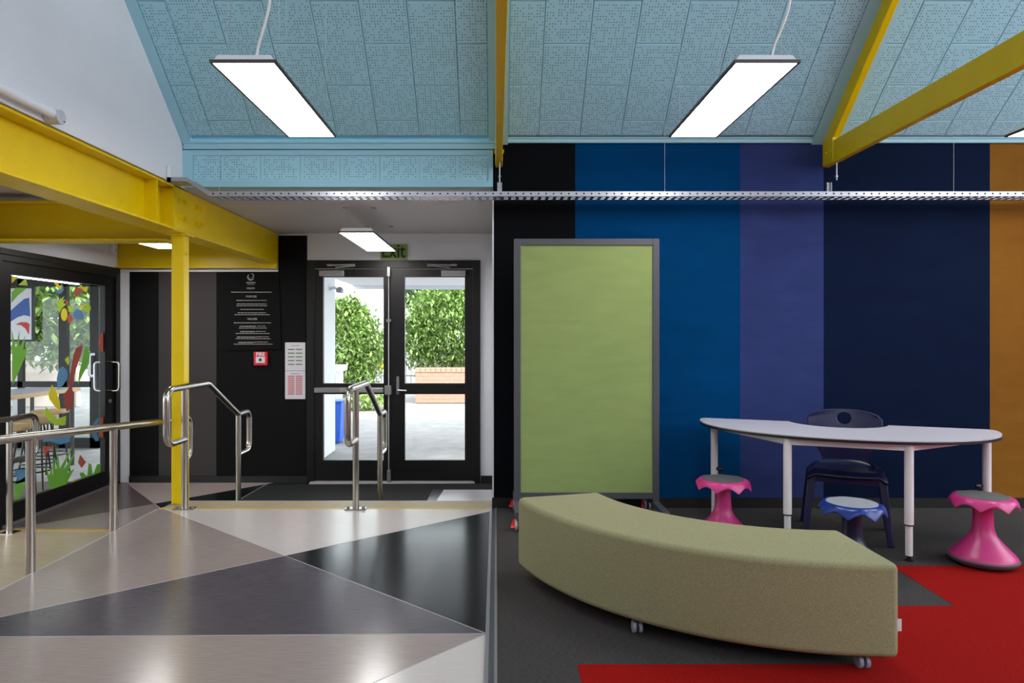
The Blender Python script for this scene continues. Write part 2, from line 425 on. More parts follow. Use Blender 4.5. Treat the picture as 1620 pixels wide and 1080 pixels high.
# ---- striped wall (right)
wb = obj('wall_back', MB().box(-.022, XR, YW+.01, YW+.16, ZL, ZT+.12), M['black_felt'])
setp(wb, 'felt wall in black, blue, violet, navy and mustard stripes', 'wall', kind='structure')
fx = lambda px: (px-VX)*YW/FP
for a, b, k in ((781.0,910,'black_felt'),(910,1171,'blue'),(1171,1303,'purple'),(1303,1566,'navy'),(1566,1785,'mustard')):
    obj('wall_panel', MB().box(fx(a), fx(b), YW, YW+.012, .06, ZT+.02), M[k], wb)
obj('wall_panel', MB().box(fx(1785), XR, YW, YW+.012, .06, ZT+.02), M['blue'], wb)
bs = obj('baseboard_back', MB().box(-.03, XR, YW-.012, YW+.01, 0, .072), M['black_base']); setp(bs, 'black skirting along the foot of the striped wall', 'baseboard', kind='structure')
ct = obj('trim_2', MB().box(-.028, -.018, YW-.004, YW+.14, .075, EYE+1.03), M['render_white']); setp(ct, 'thin white corner bead at the end of the striped wall', 'corner trim', kind='structure')

# ---- entrance wall (with opening for the doors)
dpx = lambda px: (px-VX)*YD/FP
dpz = lambda py: EYE-(py-VY)*YD/FP
fx0, fx1, fz1 = dpx(487), dpx(760), dpz(412)
we = MB()
we.box(XL-.1, fx0, YD, YD+.18, ZL, ZS+.02); we.box(fx1, .1, YD, YD+.18, ZL, ZS+.02); we.box(fx0, fx1, YD, YD+.18, fz1, ZS+.02)
we = obj('wall_entrance', we, M['white_wall']); setp(we, 'white entrance wall around the black double doors', 'wall', kind='structure')
for a, b, t, bt, k in ((206,252,428,765,'black_wall'),(252,343,428,752,'grey_wall'),(343,441,428,765,'black_wall'),(441,486,373,765,'black_wall')):
    obj('wall_panel', MB().box(dpx(a), dpx(b), YD-.012, YD, dpz(bt), dpz(t)), M[k], we)
bs2 = obj('baseboard_entrance', MB().box(dpx(206), dpx(486), YD-.026, YD-.002, ZL, dpz(752)), M['black_base']); setp(bs2, 'black skirting along the black entrance wall', 'baseboard', kind='structure')
bs3 = obj('baseboard_right', MB().box(dpx(761), -.03, YD-.02, YD, ZL, dpz(752)), M['black_base']); setp(bs3, 'short black skirting right of the double doors', 'baseboard', kind='structure')
t3 = obj('trim_3', MB().box(XL, dpx(441), YD-.03, YD-.001, dpz(430), dpz(427)), M['white_wall']); setp(t3, 'thin white ledge under the yellow wall beam', 'trim', kind='structure')
ws = obj('wall_right', MB().box(-.02, .1, YW+.15, YD+.1, ZL, ZS+.1), M['white_wall']); setp(ws, 'white side wall of the entrance recess', 'wall', kind='structure')

# ---- entrance soffit
so = MB().box(XL-.1, 0, YW+.06, YD+.1, ZS, ZS+.08).box(XL-.1, -2.29, YB, YW+.06, ZS, ZS+.08)
so = obj('ceiling', so, M['soffit']); setp(so, 'flat off-white ceiling over the entrance and the ramp', 'ceiling', kind='structure')

# ---- white wall above the yellow beam
uw = MB().add([(-2.27,YB,ZS),(-2.27,YW+.05,ZS),(-2.27,YW+.05,ceil_z(YW)+.05),(-2.27,YRIDGE,ceil_z(YRIDGE)+.1),(-2.27,YB,ceil_z(YRIDGE)+.1),
               (-2.40,YB,ZS),(-2.40,YW+.05,ZS),(-2.40,YW+.05,ceil_z(YW)+.05),(-2.40,YRIDGE,ceil_z(YRIDGE)+.1),(-2.40,YB,ceil_z(YRIDGE)+.1)],
              [(4,3,2,1,0),(5,6,7,8,9),(0,1,6,5),(1,2,7,6),(2,3,8,7),(3,4,9,8),(4,0,5,9)])
uw = obj('wall_left', uw, M['white_wall']); setp(uw, 'tall white wall above the yellow steel beam', 'wall', kind='structure')

# ---- rest of the room, outside the frame
ro = MB().box(XR, XR+.1, YB, YW+.1, -.1, 1.3).box(XR, XR+.1, YB, YW+.1, 5.2, 6.5)
for y in (YB, -2.0, .1, 2.2, 4.3): ro.box(XR, XR+.1, y, y+(.12 if y < 4 else .75), 1.3, 5.2)
ro = obj('wall_side', ro, M['white_wall']); setp(ro, 'plain white side wall of the hall', 'wall', kind='structure')
rb = MB().box(XL-.1, XR+.1, YB-.1, YB, -.1, 4.3).box(XL-.1, XR+.1, YB-.1, YB, 5.6, 6.5).box(XL-.1, -2.2, YB-.1, YB, 4.3, 5.6)
for x in (-2.2, .1, 2.4, 4.7, XR-.1): rb.box(x, x+.12, YB-.1, YB, 4.3, 5.6)
rb = obj('wall_front', rb, mat('grey_rear_wall', (112,110,110), .8)); setp(rb, 'unseen darkened grey wall with wide windows facing the striped wall', 'wall', kind='structure')  # unseen wall, darkened to grey so less light bounces onto the bench front
lw = MB().box(XL-.1, XL, YB, 3.6, -.35, ZS).box(XL-.1, XL, 3.6, YD+.1, EYE+.70, ZS)
lw = obj('wall_glazed', lw, M['white_wall']); setp(lw, 'white wall over the glazed doors beside the ramp', 'wall', kind='structure')

# ---- sloping perforated ceiling
th = math.atan(SL)
cl = MB().add([(-2.3,YW,ceil_z(YW)+.02),(XR,YW,ceil_z(YW)+.02),(XR,YRIDGE,ceil_z(YRIDGE)+.02),(-2.3,YRIDGE,ceil_z(YRIDGE)+.02),
               (-2.3,YB,ceil_z(YRIDGE)+.02),(XR,YB,ceil_z(YRIDGE)+.02),
               (-2.3,YW,ceil_z(YW)+.1),(XR,YW,ceil_z(YW)+.1),(XR,YRIDGE,ceil_z(YRIDGE)+.1),(-2.3,YRIDGE,ceil_z(YRIDGE)+.1),
               (-2.3,YB,ceil_z(YRIDGE)+.1),(XR,YB,ceil_z(YRIDGE)+.1)],
              [(0,1,2,3),(3,2,5,4),(9,8,7,6),(10,11,8,9),(1,0,6,7),(4,5,11,10),(0,3,9,6),(3,4,10,9),(2,1,7,8),(5,2,8,11)])
ceil = obj('ceiling', cl, M['teal_board']); setp(ceil, 'sloping teal ceiling of perforated boards', 'ceiling', kind='structure')
PW, PL = .2955, .554
cache = {}
def ceiling_piece(x0, x1, s0, s1):
    w_, l_ = round(x1-x0-.003, 4), round(s1-s0-.003, 4)
    if w_ < .02 or l_ < .02: return
    if (w_, l_) not in cache:
        e = .004
        mb = MB().add([(-w_/2+e,-l_/2+e,-.012),(w_/2-e,-l_/2+e,-.012),(w_/2-e,l_/2-e,-.012),(-w_/2+e,l_/2-e,-.012),
                       (-w_/2,-l_/2,-.008),(w_/2,-l_/2,-.008),(w_/2,l_/2,-.008),(-w_/2,l_/2,-.008),
                       (-w_/2,-l_/2,.008),(w_/2,-l_/2,.008),(w_/2,l_/2,.008),(-w_/2,l_/2,.008)],
                      [(3,2,1,0)] + [(i,(i+1)%4,(i+1)%4+4,i+4) for i in range(4)] + [(i+4,(i+1)%4+4,(i+1)%4+8,i+8) for i in range(4)])
        cache[(w_, l_)] = mb.mesh('ceiling_panel'); cache[(w_, l_)].materials.append(M['perf'])
    o = bpy.data.objects.new('ceiling_panel', cache[(w_, l_)]); COL.objects.link(o); o.parent = ceil
    s = (s0+s1)/2; y = YW - s/CS; o.location = ((x0+x1)/2, y, ceil_z(y)+.006)
    o.rotation_euler = (PI - (PI - th) - 2*th, 0, 0)      # local y runs up the slope towards -y
    o.rotation_euler = (-th, 0, 0)
def ceiling_bay(xs, typ0, smax=2.55):
    for i in range(len(xs)-1):
        off = .185 if (i + typ0) % 2 == 0 else .452
        ss = [.065] + [off + PL*k for k in range(9)]
        ss = [s for s in ss if s < smax] + [smax]
        for a, b in zip(ss, ss[1:]): ceiling_piece(xs[i], xs[i+1], a, b)
lx = [-.056, -.256]; 
while lx[-1] > -2.20: lx.append(lx[-1]-PW)
lx[-1] = -2.20
ceiling_bay(sorted(lx), 0 if len(lx) % 2 == 0 else 1)
rx = [.085, .303]
while rx[-1]+PW < 2.28: rx.append(rx[-1]+PW)
rx.append(2.28); ceiling_bay(rx, 1)
r2 = [2.49, 2.62]
while r2[-1]+PW < 4.66: r2.append(r2[-1]+PW)
r2.append(4.66); ceiling_bay(r2, 0)
# cover boards of the ceiling
def slope_bar(x0, x1, s0, s1, d0, d1):     # d = distance below the ceiling plane
    q = []
    for s, d in ((s0,d0),(s1,d0),(s1,d1),(s0,d1)):
        y = YW - s/CS; z = ceil_z(y); q.append((y - d*SL/CS*1.0, z - d/CS))
    return MB().hexa([(x0,*p) for p in q], [(x1,*p) for p in q])
for a, b in ((-2.27,-2.20),(-.056,.0),(.042,.085),(2.28,2.36),(2.405,2.49)):
    obj('cover_board', slope_bar(a, b, 0, 2.6, -.02, .016), M['teal'], ceil)
c4 = obj('trim_4', MB().box(-2.26, -.005, YW-.02, YW+.02, ZT-.045, ZT+.01), M['teal']); setp(c4, 'teal moulding between the bulkhead and the sloping ceiling', 'moulding', kind='structure')
c5 = obj('trim_5', MB().box(.0, XR, YW-.022, YW+.01, ZT-.0, ZT+.038), M['teal']); setp(c5, 'teal moulding along the top of the striped wall', 'moulding', kind='structure')
obj('lip', MB().box(0, XR, YW-.03, YW-.015, ZT+.026, ZT+.04), M['teal'], c5)
obj('lip', MB().box(-2.26, 0, YW-.03, YW-.015, ZT-.005, ZT+.012), M['teal'], c4)

# ---- bulkhead over the entrance
by_ = lambda py: EYE-(py-VY)*YW/FP
bk = obj('wall_bulkhead', MB().box(-2.28, -.022, YW+.008, YW+.1, by_(296), ZT), M['teal_board']); setp(bk, 'teal perforated bulkhead over the entrance', 'bulkhead', kind='structure')
obj('rail', MB().box(-2.27, -.024, YW-.012, YW+.01, by_(296), by_(286)), M['teal'], bk)
obj('rail', MB().box(-2.27, -.024, YW-.010, YW+.01, by_(246), by_(238)), M['teal'], bk)
obj('stile', MB().box(-2.27, fx(306), YW-.011, YW+.01, by_(286), by_(246)), M['teal'], bk)
obj('stile', MB().box(fx(773), -.024, YW-.011, YW+.01, by_(286), by_(246)), M['teal'], bk)
xs = [fx(306)] + [fx(v) for v in (349,412,475,538,601,664,727)] + [fx(773)]
for a, b in zip(xs, xs[1:]):
    w_, h_ = b-a-.003, by_(246)-by_(286)
    o = obj('bulkhead_tile', MB().box(-w_/2, w_/2, -h_/2, h_/2, -.004, .004), M['perf_b'], bk)
    o.location = ((a+b)/2, YW+.004, (by_(246)+by_(286))/2); o.rotation_euler = (PI/2, 0, 0)

# ================================================================== ENTRANCE DOORS
d1 = empty('door_1', (0,0,0)); setp(d1, 'black framed glazed double doors under the exit sign', 'double door', kind='structure')
fr = MB()
fr.box(fx0, dpx(499), YD-.04, YD+.1, ZL, fz1); fr.box(dpx(748), fx1, YD-.04, YD+.1, ZL, fz1); fr.box(dpx(499), dpx(748), YD-.04, YD+.1, dpz(425), fz1)
obj('door_frame', fr, M['black_metal'], d1, bevel=.004)
obj('threshold', MB().add([(dpx(493),YD-.10,ZL),(dpx(751),YD-.10,ZL),(dpx(751),YD+.1,ZL),(dpx(493),YD+.1,ZL),
     (dpx(493),YD-.10,ZL+.012),(dpx(751),YD-.10,ZL+.012),(dpx(751),YD+.1,ZL+.03),(dpx(493),YD+.1,ZL+.03)],
     [(0,3,2,1),(4,5,6,7),(0,1,5,4),(1,2,6,5),(2,3,7,6),(3,0,4,7)]), mat('satin_threshold', (176,172,174), .4), d1)
def leaf(x0, x1, g0, g1):
    zt, z1, z2, z3, z4, zb = dpz(426), dpz(438.5), dpz(606), dpz(623), dpz(727), ZL+.022
    m_ = MB(); a, b = YD-.03, YD+.02
    m_.box(x0, g0, a, b, zb, zt); m_.box(g1, x1, a, b, zb, zt)
    for p, q in ((zt,z1),(z2,z3),(z4,zb)): m_.box(g0, g1, a, b, q, p)
    lo = obj('door_leaf', m_, M['black_metal'], d1)
    for p, q in ((z1,z2),(z3,z4)): obj('pane', MB().box(g0-.005, g1+.005, YD-.004, YD+.004, q-.005, p+.005), M['glass'], lo)
    return lo
lL = leaf(dpx(498.4), dpx(618.4), dpx(512.3), dpx(607.5)); lR = leaf(dpx(618.6), dpx(748.6), dpx(641), dpx(735.6))
# closers, push bar, bolts, lever
yf = YD-.03
def closer(lo, bx0, bx1, armx, endx, shoe0, shoe1):
    obj('door_closer', MB().box(bx0, bx1, yf-.055, yf, dpz(437.5), dpz(428.5)), M['silver'], lo, bevel=.004)
    z0 = dpz(424)
    obj('closer_arm', MB().hexa([(armx,yf-.03,z0-.006),(armx,yf-.05,z0-.006),(armx,yf-.05,z0+.006),(armx,yf-.03,z0+.006)],
        [(endx,yf-.10,z0+.004),(endx,yf-.12,z0+.004),(endx,yf-.12,z0+.018),(endx,yf-.10,z0+.018)]), M['silver'], lo)
    obj('closer_arm', MB().hexa([(shoe0,yf-.02,z0+.016),(shoe0,yf-.04,z0+.016),(shoe0,yf-.04,z0+.03),(shoe0,yf-.02,z0+.03)],
        [(endx,yf-.10,z0+.018),(endx,yf-.12,z0+.018),(endx,yf-.12,z0+.03),(endx,yf-.10,z0+.03)]), M['silver'], lo)
    obj('closer_shoe', MB().box(shoe0, shoe1, yf-.05, yf-.008, z0+.015, z0+.035), M['silver'], lo)
closer(lL, dpx(508), dpx(546), dpx(533), dpx(566), dpx(520), dpx(528))
closer(lR, dpx(699), dpx(737), dpx(713), dpx(678), dpx(723), dpx(714))
obj('push_bar', MB().box(dpx(501), dpx(609), yf-.07, yf, dpz(620), dpz(612)), M['silver'], lL, bevel=.006)
obj('push_bar_grip', MB().box(dpx(542), dpx(608), yf-.085, yf-.07, dpz(619), dpz(613)), M['alu'], lL, bevel=.004)
obj('latch_box', MB().box(dpx(611), dpx(621), yf-.075, yf, dpz(623), dpz(609)), M['silver'], lL, bevel=.004)
obj('latch_rod', MB().cyl((dpx(616.5),yf-.03,dpz(745)), (dpx(616.5),yf-.03,dpz(430)), .007), M['alu'], lL, smooth=True)
obj('rod_guide', MB().box(dpx(613), dpx(620), yf-.05, yf, dpz(509), dpz(505)), M['silver'], lL)
obj('latch_top', MB().box(dpx(614), dpx(619), yf-.05, yf, dpz(438), dpz(423)), M['silver'], lL, bevel=.003)
obj('latch_bottom', MB().box(dpx(614), dpx(619.5), yf-.05, yf, dpz(760), dpz(742)), M['silver'], lL, bevel=.003)
obj('lever_plate', MB().box(dpx(628), dpx(632), yf-.012, yf, dpz(623), dpz(595)), M['silver'], lR)
obj('lever_handle', MB().tube(fillet([(dpx(630),yf-.01,dpz(616)),(dpx(630),yf-.06,dpz(616)),(dpx(645),yf-.06,dpz(617))], .015), .009), M['alu'], lR, smooth=True)

# exit sign
ex = obj('exit_sign', MB().box(dpx(602), dpx(645), YD-.012, YD-.001, dpz(410.5), dpz(386.5)), M['exit_panel']); setp(ex, 'pale green Exit sign above the double doors', 'exit sign')
me = text_mesh('Exit', .205, .001); o = obj('lettering', me, M['exit_text'], ex)
o.location = (dpx(622.3), YD-.014, dpz(398)); o.rotation_euler = (PI/2, 0, 0); o.scale = (.80, 1, 1)

# poster
po = MB(); tl, tr_, br, bl = P(352,429,YD-.02), P(441,425.5,YD-.02), P(444,552,YD-.03), P(356,554,YD-.03)
q = [bl, br, tr_, tl]; po.hexa([(v.x, v.y, v.z) for v in q], [(v.x, v.y+.004, v.z) for v in q])
po = obj('poster', po, M['poster']); setp(po, 'large black poster with white print and swirl emblem on the black wall', 'poster')
pq = lambda px, py: P(px, py, YD-.034)
def pbar(x0, x1, y, h):
    m_ = MB(); rnd = random.Random(int(x0*7+y*13)); x = x0
    while x < x1:
        l = min(rnd.uniform(2, 5.5), x1-x); a, b = pq(x, y+h/2), pq(x+l, y-h/2); m_.box(a.x, b.x, a.y, a.y+.002, a.z, b.z); x += l+.7
    return m_
for t, cx, cy, sz in (('VISION',396.5,456,.024),('PURPOSE',397.5,469,.024),('VALUES',399,504.5,.026)):
    o = obj('lettering', text_mesh(t, sz*1.15, .0006), M['ink_white'], po); v = pq(cx, cy); o.location = v; o.rotation_euler = (PI/2,0,0)
for x0, x1, y, h in ((389.5,404,446.8,1.8),(391,403,449.6,1.0),(366,429.5,462,1.2),(374,422,475,1.1),(375,421.5,480.6,1.1),(374,422.5,483.4,1.1),(380,417,489.3,1.1),(376,421,494.6,1.1),(371,427,497.6,1.1),
                     (370,429,510.5,1.2),(379,405,516,1.6),(407,420,515.7,1),(378,422,518.8,1.1),(380,404,524.4,1.6),(405,420,524,1),(373,426.5,527.3,1.1),(375,404,533,1.6),(405,425,532.6,1),(373,428,535.6,1.1),(377,400,541.5,1.6),(401,424,541,1),(370,431,544.2,1.1)):
    obj('print_line', pbar(x0, x1, y, h), M['ink_white'], po)
c0 = pq(397, 437.6); k = (YD-.034)/FP
def arc2(cx, cz, r0, a0, a1, w0, w1, n=24):
    m_ = MB(); vs_ = []
    for i in range(n+1):
        t = i/n; a = math.radians(a0+(a1-a0)*t); wd = w0+(w1-w0)*math.sin(PI*t)
        vs_ += [(cx+(r0-wd)*math.cos(a), c0.y, cz+(r0-wd)*math.sin(a)), (cx+(r0+wd)*math.cos(a), c0.y, cz+(r0+wd)*math.sin(a))]
    return m_.add(vs_, [(2*i, 2*i+1, 2*i+3, 2*i+2) for i in range(n)])
obj('emblem', arc2(c0.x, c0.z, 4.9*k, 130, 335, .3*k, 1.4*k), M['ink_white'], po)
obj('emblem', arc2(c0.x+1.2*k, c0.z+1.6*k, 3.0*k, -110, 120, .2*k, .9*k), M['ink_white'], po)

# fire call point
fc = empty('fire_call_point', P(413.5,567,YD-.02)); setp(fc, 'red square fire call point below the black poster', 'fire alarm')
s_ = 10.7*YD/FP
obj('housing', MB().box(-s_, s_, -.03, .01, -s_, s_), M['fire_red'], fc, bevel=.006)
obj('break_glass', MB().box(-s_*.66, s_*.66, -.034, -.03, -s_*.62, s_*.28), M['paper'], fc)
obj('target_mark', MB().lathe([(.016,0),(.016,.002)], 16), M['edge_black'], fc).rotation_euler = (PI/2,0,0)
fc.children[-1].location = (0, -.034, -.012)
o = obj('lettering', text_mesh('FIRE', .05, .0006), M['sign_white'], fc); o.location = (0, -.032, s_*.62); o.rotation_euler = (PI/2,0,0)

# two notices
for (x0, x1, y0, y1, nb, ink, lab) in ((451,483,541.5,586,5,'ink_green','white notice with green bars, upper of two beside the door frame'),
                                       (451,483,586.5,631,10,'ink_red','white notice with red bars, lower of two beside the door frame')):
    a, b = P(x0, y1, YD-.02), P(x1, y0, YD-.02)
    n_ = obj('notice', MB().box(a.x, b.x, a.y, a.y+.004, a.z, b.z), M['paper']); setp(n_, lab, 'notice', 'notices beside the doors')
    for i in range(nb):
        yy = (552.5 + i*5.9) if nb == 5 else (595 + i*3.1)
        for u0, u1 in ((455.3,465.8),(467.8,478.3)):
            a2, b2 = P(u0, yy+.8, YD-.0215), P(u1, yy-.8, YD-.0215)
            obj('print_bar', MB().box(a2.x, b2.x, a2.y, a2.y+.001, a2.z, b2.z), M[ink], n_)
    yy = 546.5 if nb == 5 else 591
    a2, b2 = P(460, yy+.5, YD-.0215), P(474, yy-.5, YD-.0215); obj('print_line', MB().box(a2.x, b2.x, a2.y, a2.y+.001, a2.z, b2.z), M['ink_grey'], n_)

# ================================================================== GLAZED DOOR BY THE RAMP
d2 = empty('door_2'); setp(d2, 'black framed glass door with leaf decals beside the ramp', 'glass door', kind='structure')
ly = lambda px: XL*FP/(px-VX)              # depth of a pixel column on the left wall
HZ = EYE + .70
fr = MB().box(XL-.08, XL+.012, 3.6, 7.17, HZ-.10, HZ+.0)
fr.box(XL-.08, XL+.012, 7.09, 7.17, ZL, HZ-.1).box(XL-.08, XL+.012, 5.36, 5.46, ZL, HZ-.1).box(XL-.08, XL+.012, 3.6, 3.7, ZL-.0, HZ-.1)
fr.box(XL-.08, XL+.012, 3.6, 5.4, -.02, .1)
obj('door_frame', fr, M['black_metal'], d2)
obj('door_sill', MB().box(XL-.08, XL+.012, 5.45, 7.17, ZL, ZL+.02), M['alu'], d2)
obj('head_groove', MB().box(XL+.011, XL+.016, 3.6, 7.17, HZ-.052, HZ-.044), M['dark_hole'], d2)
y0, y1 = ly(18), ly(167)
lf2 = MB().box(XL-.055, XL-.005, 5.46, y0, ZL+.02, HZ-.1).box(XL-.055, XL-.005, y1, 7.09, ZL+.02, HZ-.1)
lf2.box(XL-.055, XL-.005, y0, y1, ZL+.02, ZL+.17).box(XL-.055, XL-.005, y0, y1, HZ-.20, HZ-.1)
lf2 = obj('door_leaf', lf2, M['black_metal'], d2)
pn = obj('pane', MB().box(XL-.034, XL-.026, y0-.01, y1+.01, ZL+.16, HZ-.19), M['glass'], lf2)
obj('pane', MB().box(XL-.034, XL-.026, 3.7, 5.37, .1, HZ-.1), M['glass'], d2)
def on_left(px, py, x=XL-.02):
    y = x*FP/(px-VX); return (y, EYE-(py-VY)*y/FP)
hy = ly(174)
hp = [(XL-.005,hy,on_left(180,617,XL)[1]),(XL+.095,hy,on_left(180,617,XL)[1]),(XL+.095,hy,on_left(180,572,XL)[1]),(XL-.005,hy,on_left(180,572,XL)[1])]
obj('pull_handle', MB().tube(fillet(hp, .04), .014), M['steel'], lf2, smooth=True)
obj('pull_handle', MB().tube(fillet([(2*XL-.06-p[0], p[1], p[2]) for p in hp], .04), .014), M['alu'], lf2, smooth=True)
obj('lock', MB().cyl((XL-.006,hy,on_left(180,633,XL)[1]), (XL+.01,hy,on_left(180,633,XL)[1]), .018), M['silver'], lf2, smooth=True)
Z1 = lambda pts: [(x/4.909, 420+y/4.909) for x, y in pts]
Z2 = lambda pts: [(x/4.5, 610+y/4.5) for x, y in pts]
def ell(cx, cy, rx_, ry_, n=18, a0=0, a1=360): return [(cx+rx_*math.cos(math.radians(a0+(a1-a0)*i/n)), cy+ry_*math.sin(math.radians(a0+(a1-a0)*i/n))) for i in range(n)]
decals = [
 ('d_yellow', Z1([(90,80),(145,88),(90,135)])), ('d_lime', Z1([(140,152),(200,100),(215,155)])),
 ('d_green', Z1([(90,205),(125,172),(210,175),(140,230),(90,285)])),
 ('d_green', Z1([(91,500),(108,580),(125,640),(150,505),(148,620),(160,620),(195,545),(180,660),(215,620),(190,720),(150,810),(95,935)])),
 ('d_blue', Z1([(412,160),(440,190),(465,190),(485,145),(495,190),(470,222),(430,205)])), ('d_yellow', Z1([(412,125),(440,128),(465,160),(480,140),(475,185),(455,183)])),
 ('d_red', Z1(ell(607,208,35,36,16,90,400)+[(612,205)])), ('d_yellow', Z1([(612,150),(632,150),(640,165),(685,170),(672,205),(650,195)])),
 ('d_lime', Z1([(425,265),(440,300),(460,370),(480,330),(515,300),(490,290),(510,260),(485,275),(500,235),(470,262),(470,240),(450,290)])),
 ('d_yellow', Z1(ell(498,380,25,50))), ('d_red', Z1([(525,385),(555,385),(568,410),(555,440),(530,440)])), ('d_lime', Z1([(525,310),(575,320),(560,360),(535,360)])),
 ('d_red', Z1([(510,265),(530,280),(528,310),(512,300)])),
 ('d_blue', Z1([(565,370),(600,335),(640,360),(652,415),(575,415)])), ('d_lime', Z1(ell(680,330,24,34))), ('d_yellow', Z1([(612,310),(655,305),(640,345)])),
 ('d_red', Z1([(812,505),(780,530),(767,590),(780,660),(815,685),(803,600)])), ('d_lime', Z1([(503,730),(530,700),(540,740),(530,775)])),
 ('d_blue', Z1([(485,780),(520,810),(525,870),(490,930),(450,955),(440,880),(455,810)])),
 ('d_brown', Z1([(640,615),(630,690),(590,800),(560,955),(575,1000),(565,1080),(520,1140),(500,1070),(495,1000),(530,955),(545,850),(570,690),(590,640)])),
 ('d_green', Z1([(665,615),(697,680),(690,760),(650,830),(605,920),(615,830),(640,720)])),
 ('d_yellow', Z1([(405,925),(440,985),(462,1050),(471,1130),(430,1100),(385,1040),(375,1000)])),
 ('d_lime', Z2([(325,150),(400,235),(470,215),(465,280),(390,285),(315,205)])), ('d_blue', Z2([(305,340),(500,345),(495,400),(430,418),(360,395),(305,400)])),
 ('d_red', Z2([(305,430),(385,432),(345,460),(315,510)])),
 ('d_green', Z2([(330,575),(350,640),(360,590),(378,640),(370,500),(400,600),(410,450),(425,590),(520,420),(450,600),(540,460),(480,620),(530,590),(470,700),(405,805),(360,730),(335,650)])),
 ('d_yellow', Z2([(525,665),(575,720),(570,745),(470,775),(490,715)])),
 ('d_green', Z2([(565,620),(590,615),(620,650),(630,550),(650,560),(660,640),(690,560),(718,555),(715,620),(690,690),(630,720),(590,690)])),
 ('d_red', Z2([(570,490),(612,545),(580,585),(555,545)])), ('d_blue', Z2([(754,590),(754,680),(700,690),(735,610)])),
 ('d_red', Z2([(754,195),(754,375),(720,370),(705,320),(720,230)])), ('d_blue', Z2([(700,230),(665,265),(655,350),(680,395),(705,390),(685,330)])),
 ('d_green', Z2([(105,700),(150,650),(185,680),(190,590),(172,720),(130,810),(105,800)])), ('d_blue', Z2([(100,600),(190,590),(190,640),(130,680)])),
]
for i, (k, pts_) in enumerate(decals):
    x = XL-.0255+.0002*i/10
    ps = [on_left(px, py, x) for px, py in pts_]; n = len(ps)
    m_ = MB().add([(x,a,b) for a, b in ps]+[(x+.0008,a,b) for a, b in ps], [tuple(range(n)), tuple(range(n,2*n))[::-1]]+[(j,(j+1)%n,(j+1)%n+n,j+n) for j in range(n)])
    obj('leaf_decal', m_, M[k], pn)

# ================================================================== STEEL BEAMS AND COLUMN
BZ0, BZ1 = EYE+.75, EYE+1.065
def ibeam(mb, x, hw, y0, y1, z0, z1, tf=.016, tw=.012):
    mb.box(x-hw, x+hw, y0, y1, z1-tf, z1); mb.box(x-hw, x+hw, y0, y1, z0, z0+tf); mb.box(x-tw/2, x+tw/2, y0, y1, z0+tf, z1-tf); return mb
bm_ = empty('steel_beam', (-2.38, 5.1, BZ0)); setp(bm_, 'yellow steel beam with bolted joint running above the ramp rail', 'beam')
def at(o, p): o.matrix_parent_inverse = p.matrix_basis.inverted(); return o
bx = -2.38
I = lambda name, mb, mt, **k: at(obj(name, mb, mt, bm_, **k), bm_)
I('girder', ibeam(MB(), bx, .10, YB, 4.83, BZ0, BZ1), M['yellow'], bevel=.003)
I('stiffener', MB().box(bx, bx+.094, 4.60, 4.612, BZ0+.016, BZ1-.016), M['yellow'])
I('stiffener', MB().box(bx-.094, bx, 4.60, 4.612, BZ0+.016, BZ1-.016), M['yellow'])
I('end_plate', MB().box(bx-.1, bx+.097, 4.83, 4.845, BZ0, BZ1-.02), M['yellow'])
I('box_section', MB().box(bx-.09, bx+.085, 4.845, YD-.02, BZ0, BZ1), M['yellow'], bevel=.004)
I('joint_plate', MB().box(bx+.085, bx+.092, 4.86, 5.36, BZ0+.012, BZ1-.03), M['yellow'], bevel=.002)
for yy in (4.92, 5.0, 5.20, 5.28):
    for zz in (BZ0+.1, BZ0+.22):
        b = MB().tube([(bx+.09,yy,zz),(bx+.098,yy,zz)], .022, 14).tube([(bx+.098,yy,zz),(bx+.118,yy,zz)], .015, 6); I('bolt', b, M['yellow'])
for zz in (BZ0+.1, BZ0+.2):
    I('bolt', MB().tube([(bx+.085,YD-.14,zz),(bx+.102,YD-.14,zz)], .014, 6), M['yellow'])
col = empty('steel_column', (-2.36, 5.1, .0)); setp(col, 'square yellow steel column standing at the top of the steps', 'column')
obj('shaft', MB().box(-.047, .047, -.045, .045, 0, BZ0), M['yellow'], col, bevel=.006)
obj('cap_plate', MB().box(-.075, .075, -.07, .07, BZ0-.012, BZ0-.001), M['yellow'], col)
obj('bolt', MB().tube([(.047,-.01,BZ0-.14),(.062,-.01,BZ0-.14)], .014, 6), M['yellow'], col)
cb = empty('steel_beam', (-3.2, 5.3, EYE+.70)); setp(cb, 'yellow steel cross beam under the low ceiling above the ramp', 'beam')
def xbeam(y0, y1, z0, z1): return MB().box(XL, bx-.102, y0, y1, z0, z0+.016).box(XL, bx-.102, y0, y1, z1-.016, z1).box(XL, bx-.102, (y0+y1)/2-.006, (y0+y1)/2+.006, z0+.016, z1-.016)
at(obj('girder', xbeam(5.12, 5.30, EYE+.71, EYE+1.01), M['yellow'], cb, bevel=.003), cb)
wbm = empty('steel_beam', (-3.2, 7.1, EYE+.70)); setp(wbm, 'yellow beam fixed along the top of the black entrance wall', 'beam')
at(obj('girder', MB().box(XL+.002, bx+.082, YD-.06, YD-.031, EYE+.70, ZS-.004), M['yellow'], wbm, bevel=.003), wbm)
at(obj('flange', MB().box(XL+.002, bx-.1, YD-.10, YD-.06, EYE+.70, EYE+.714), M['yellow'], wbm), wbm)

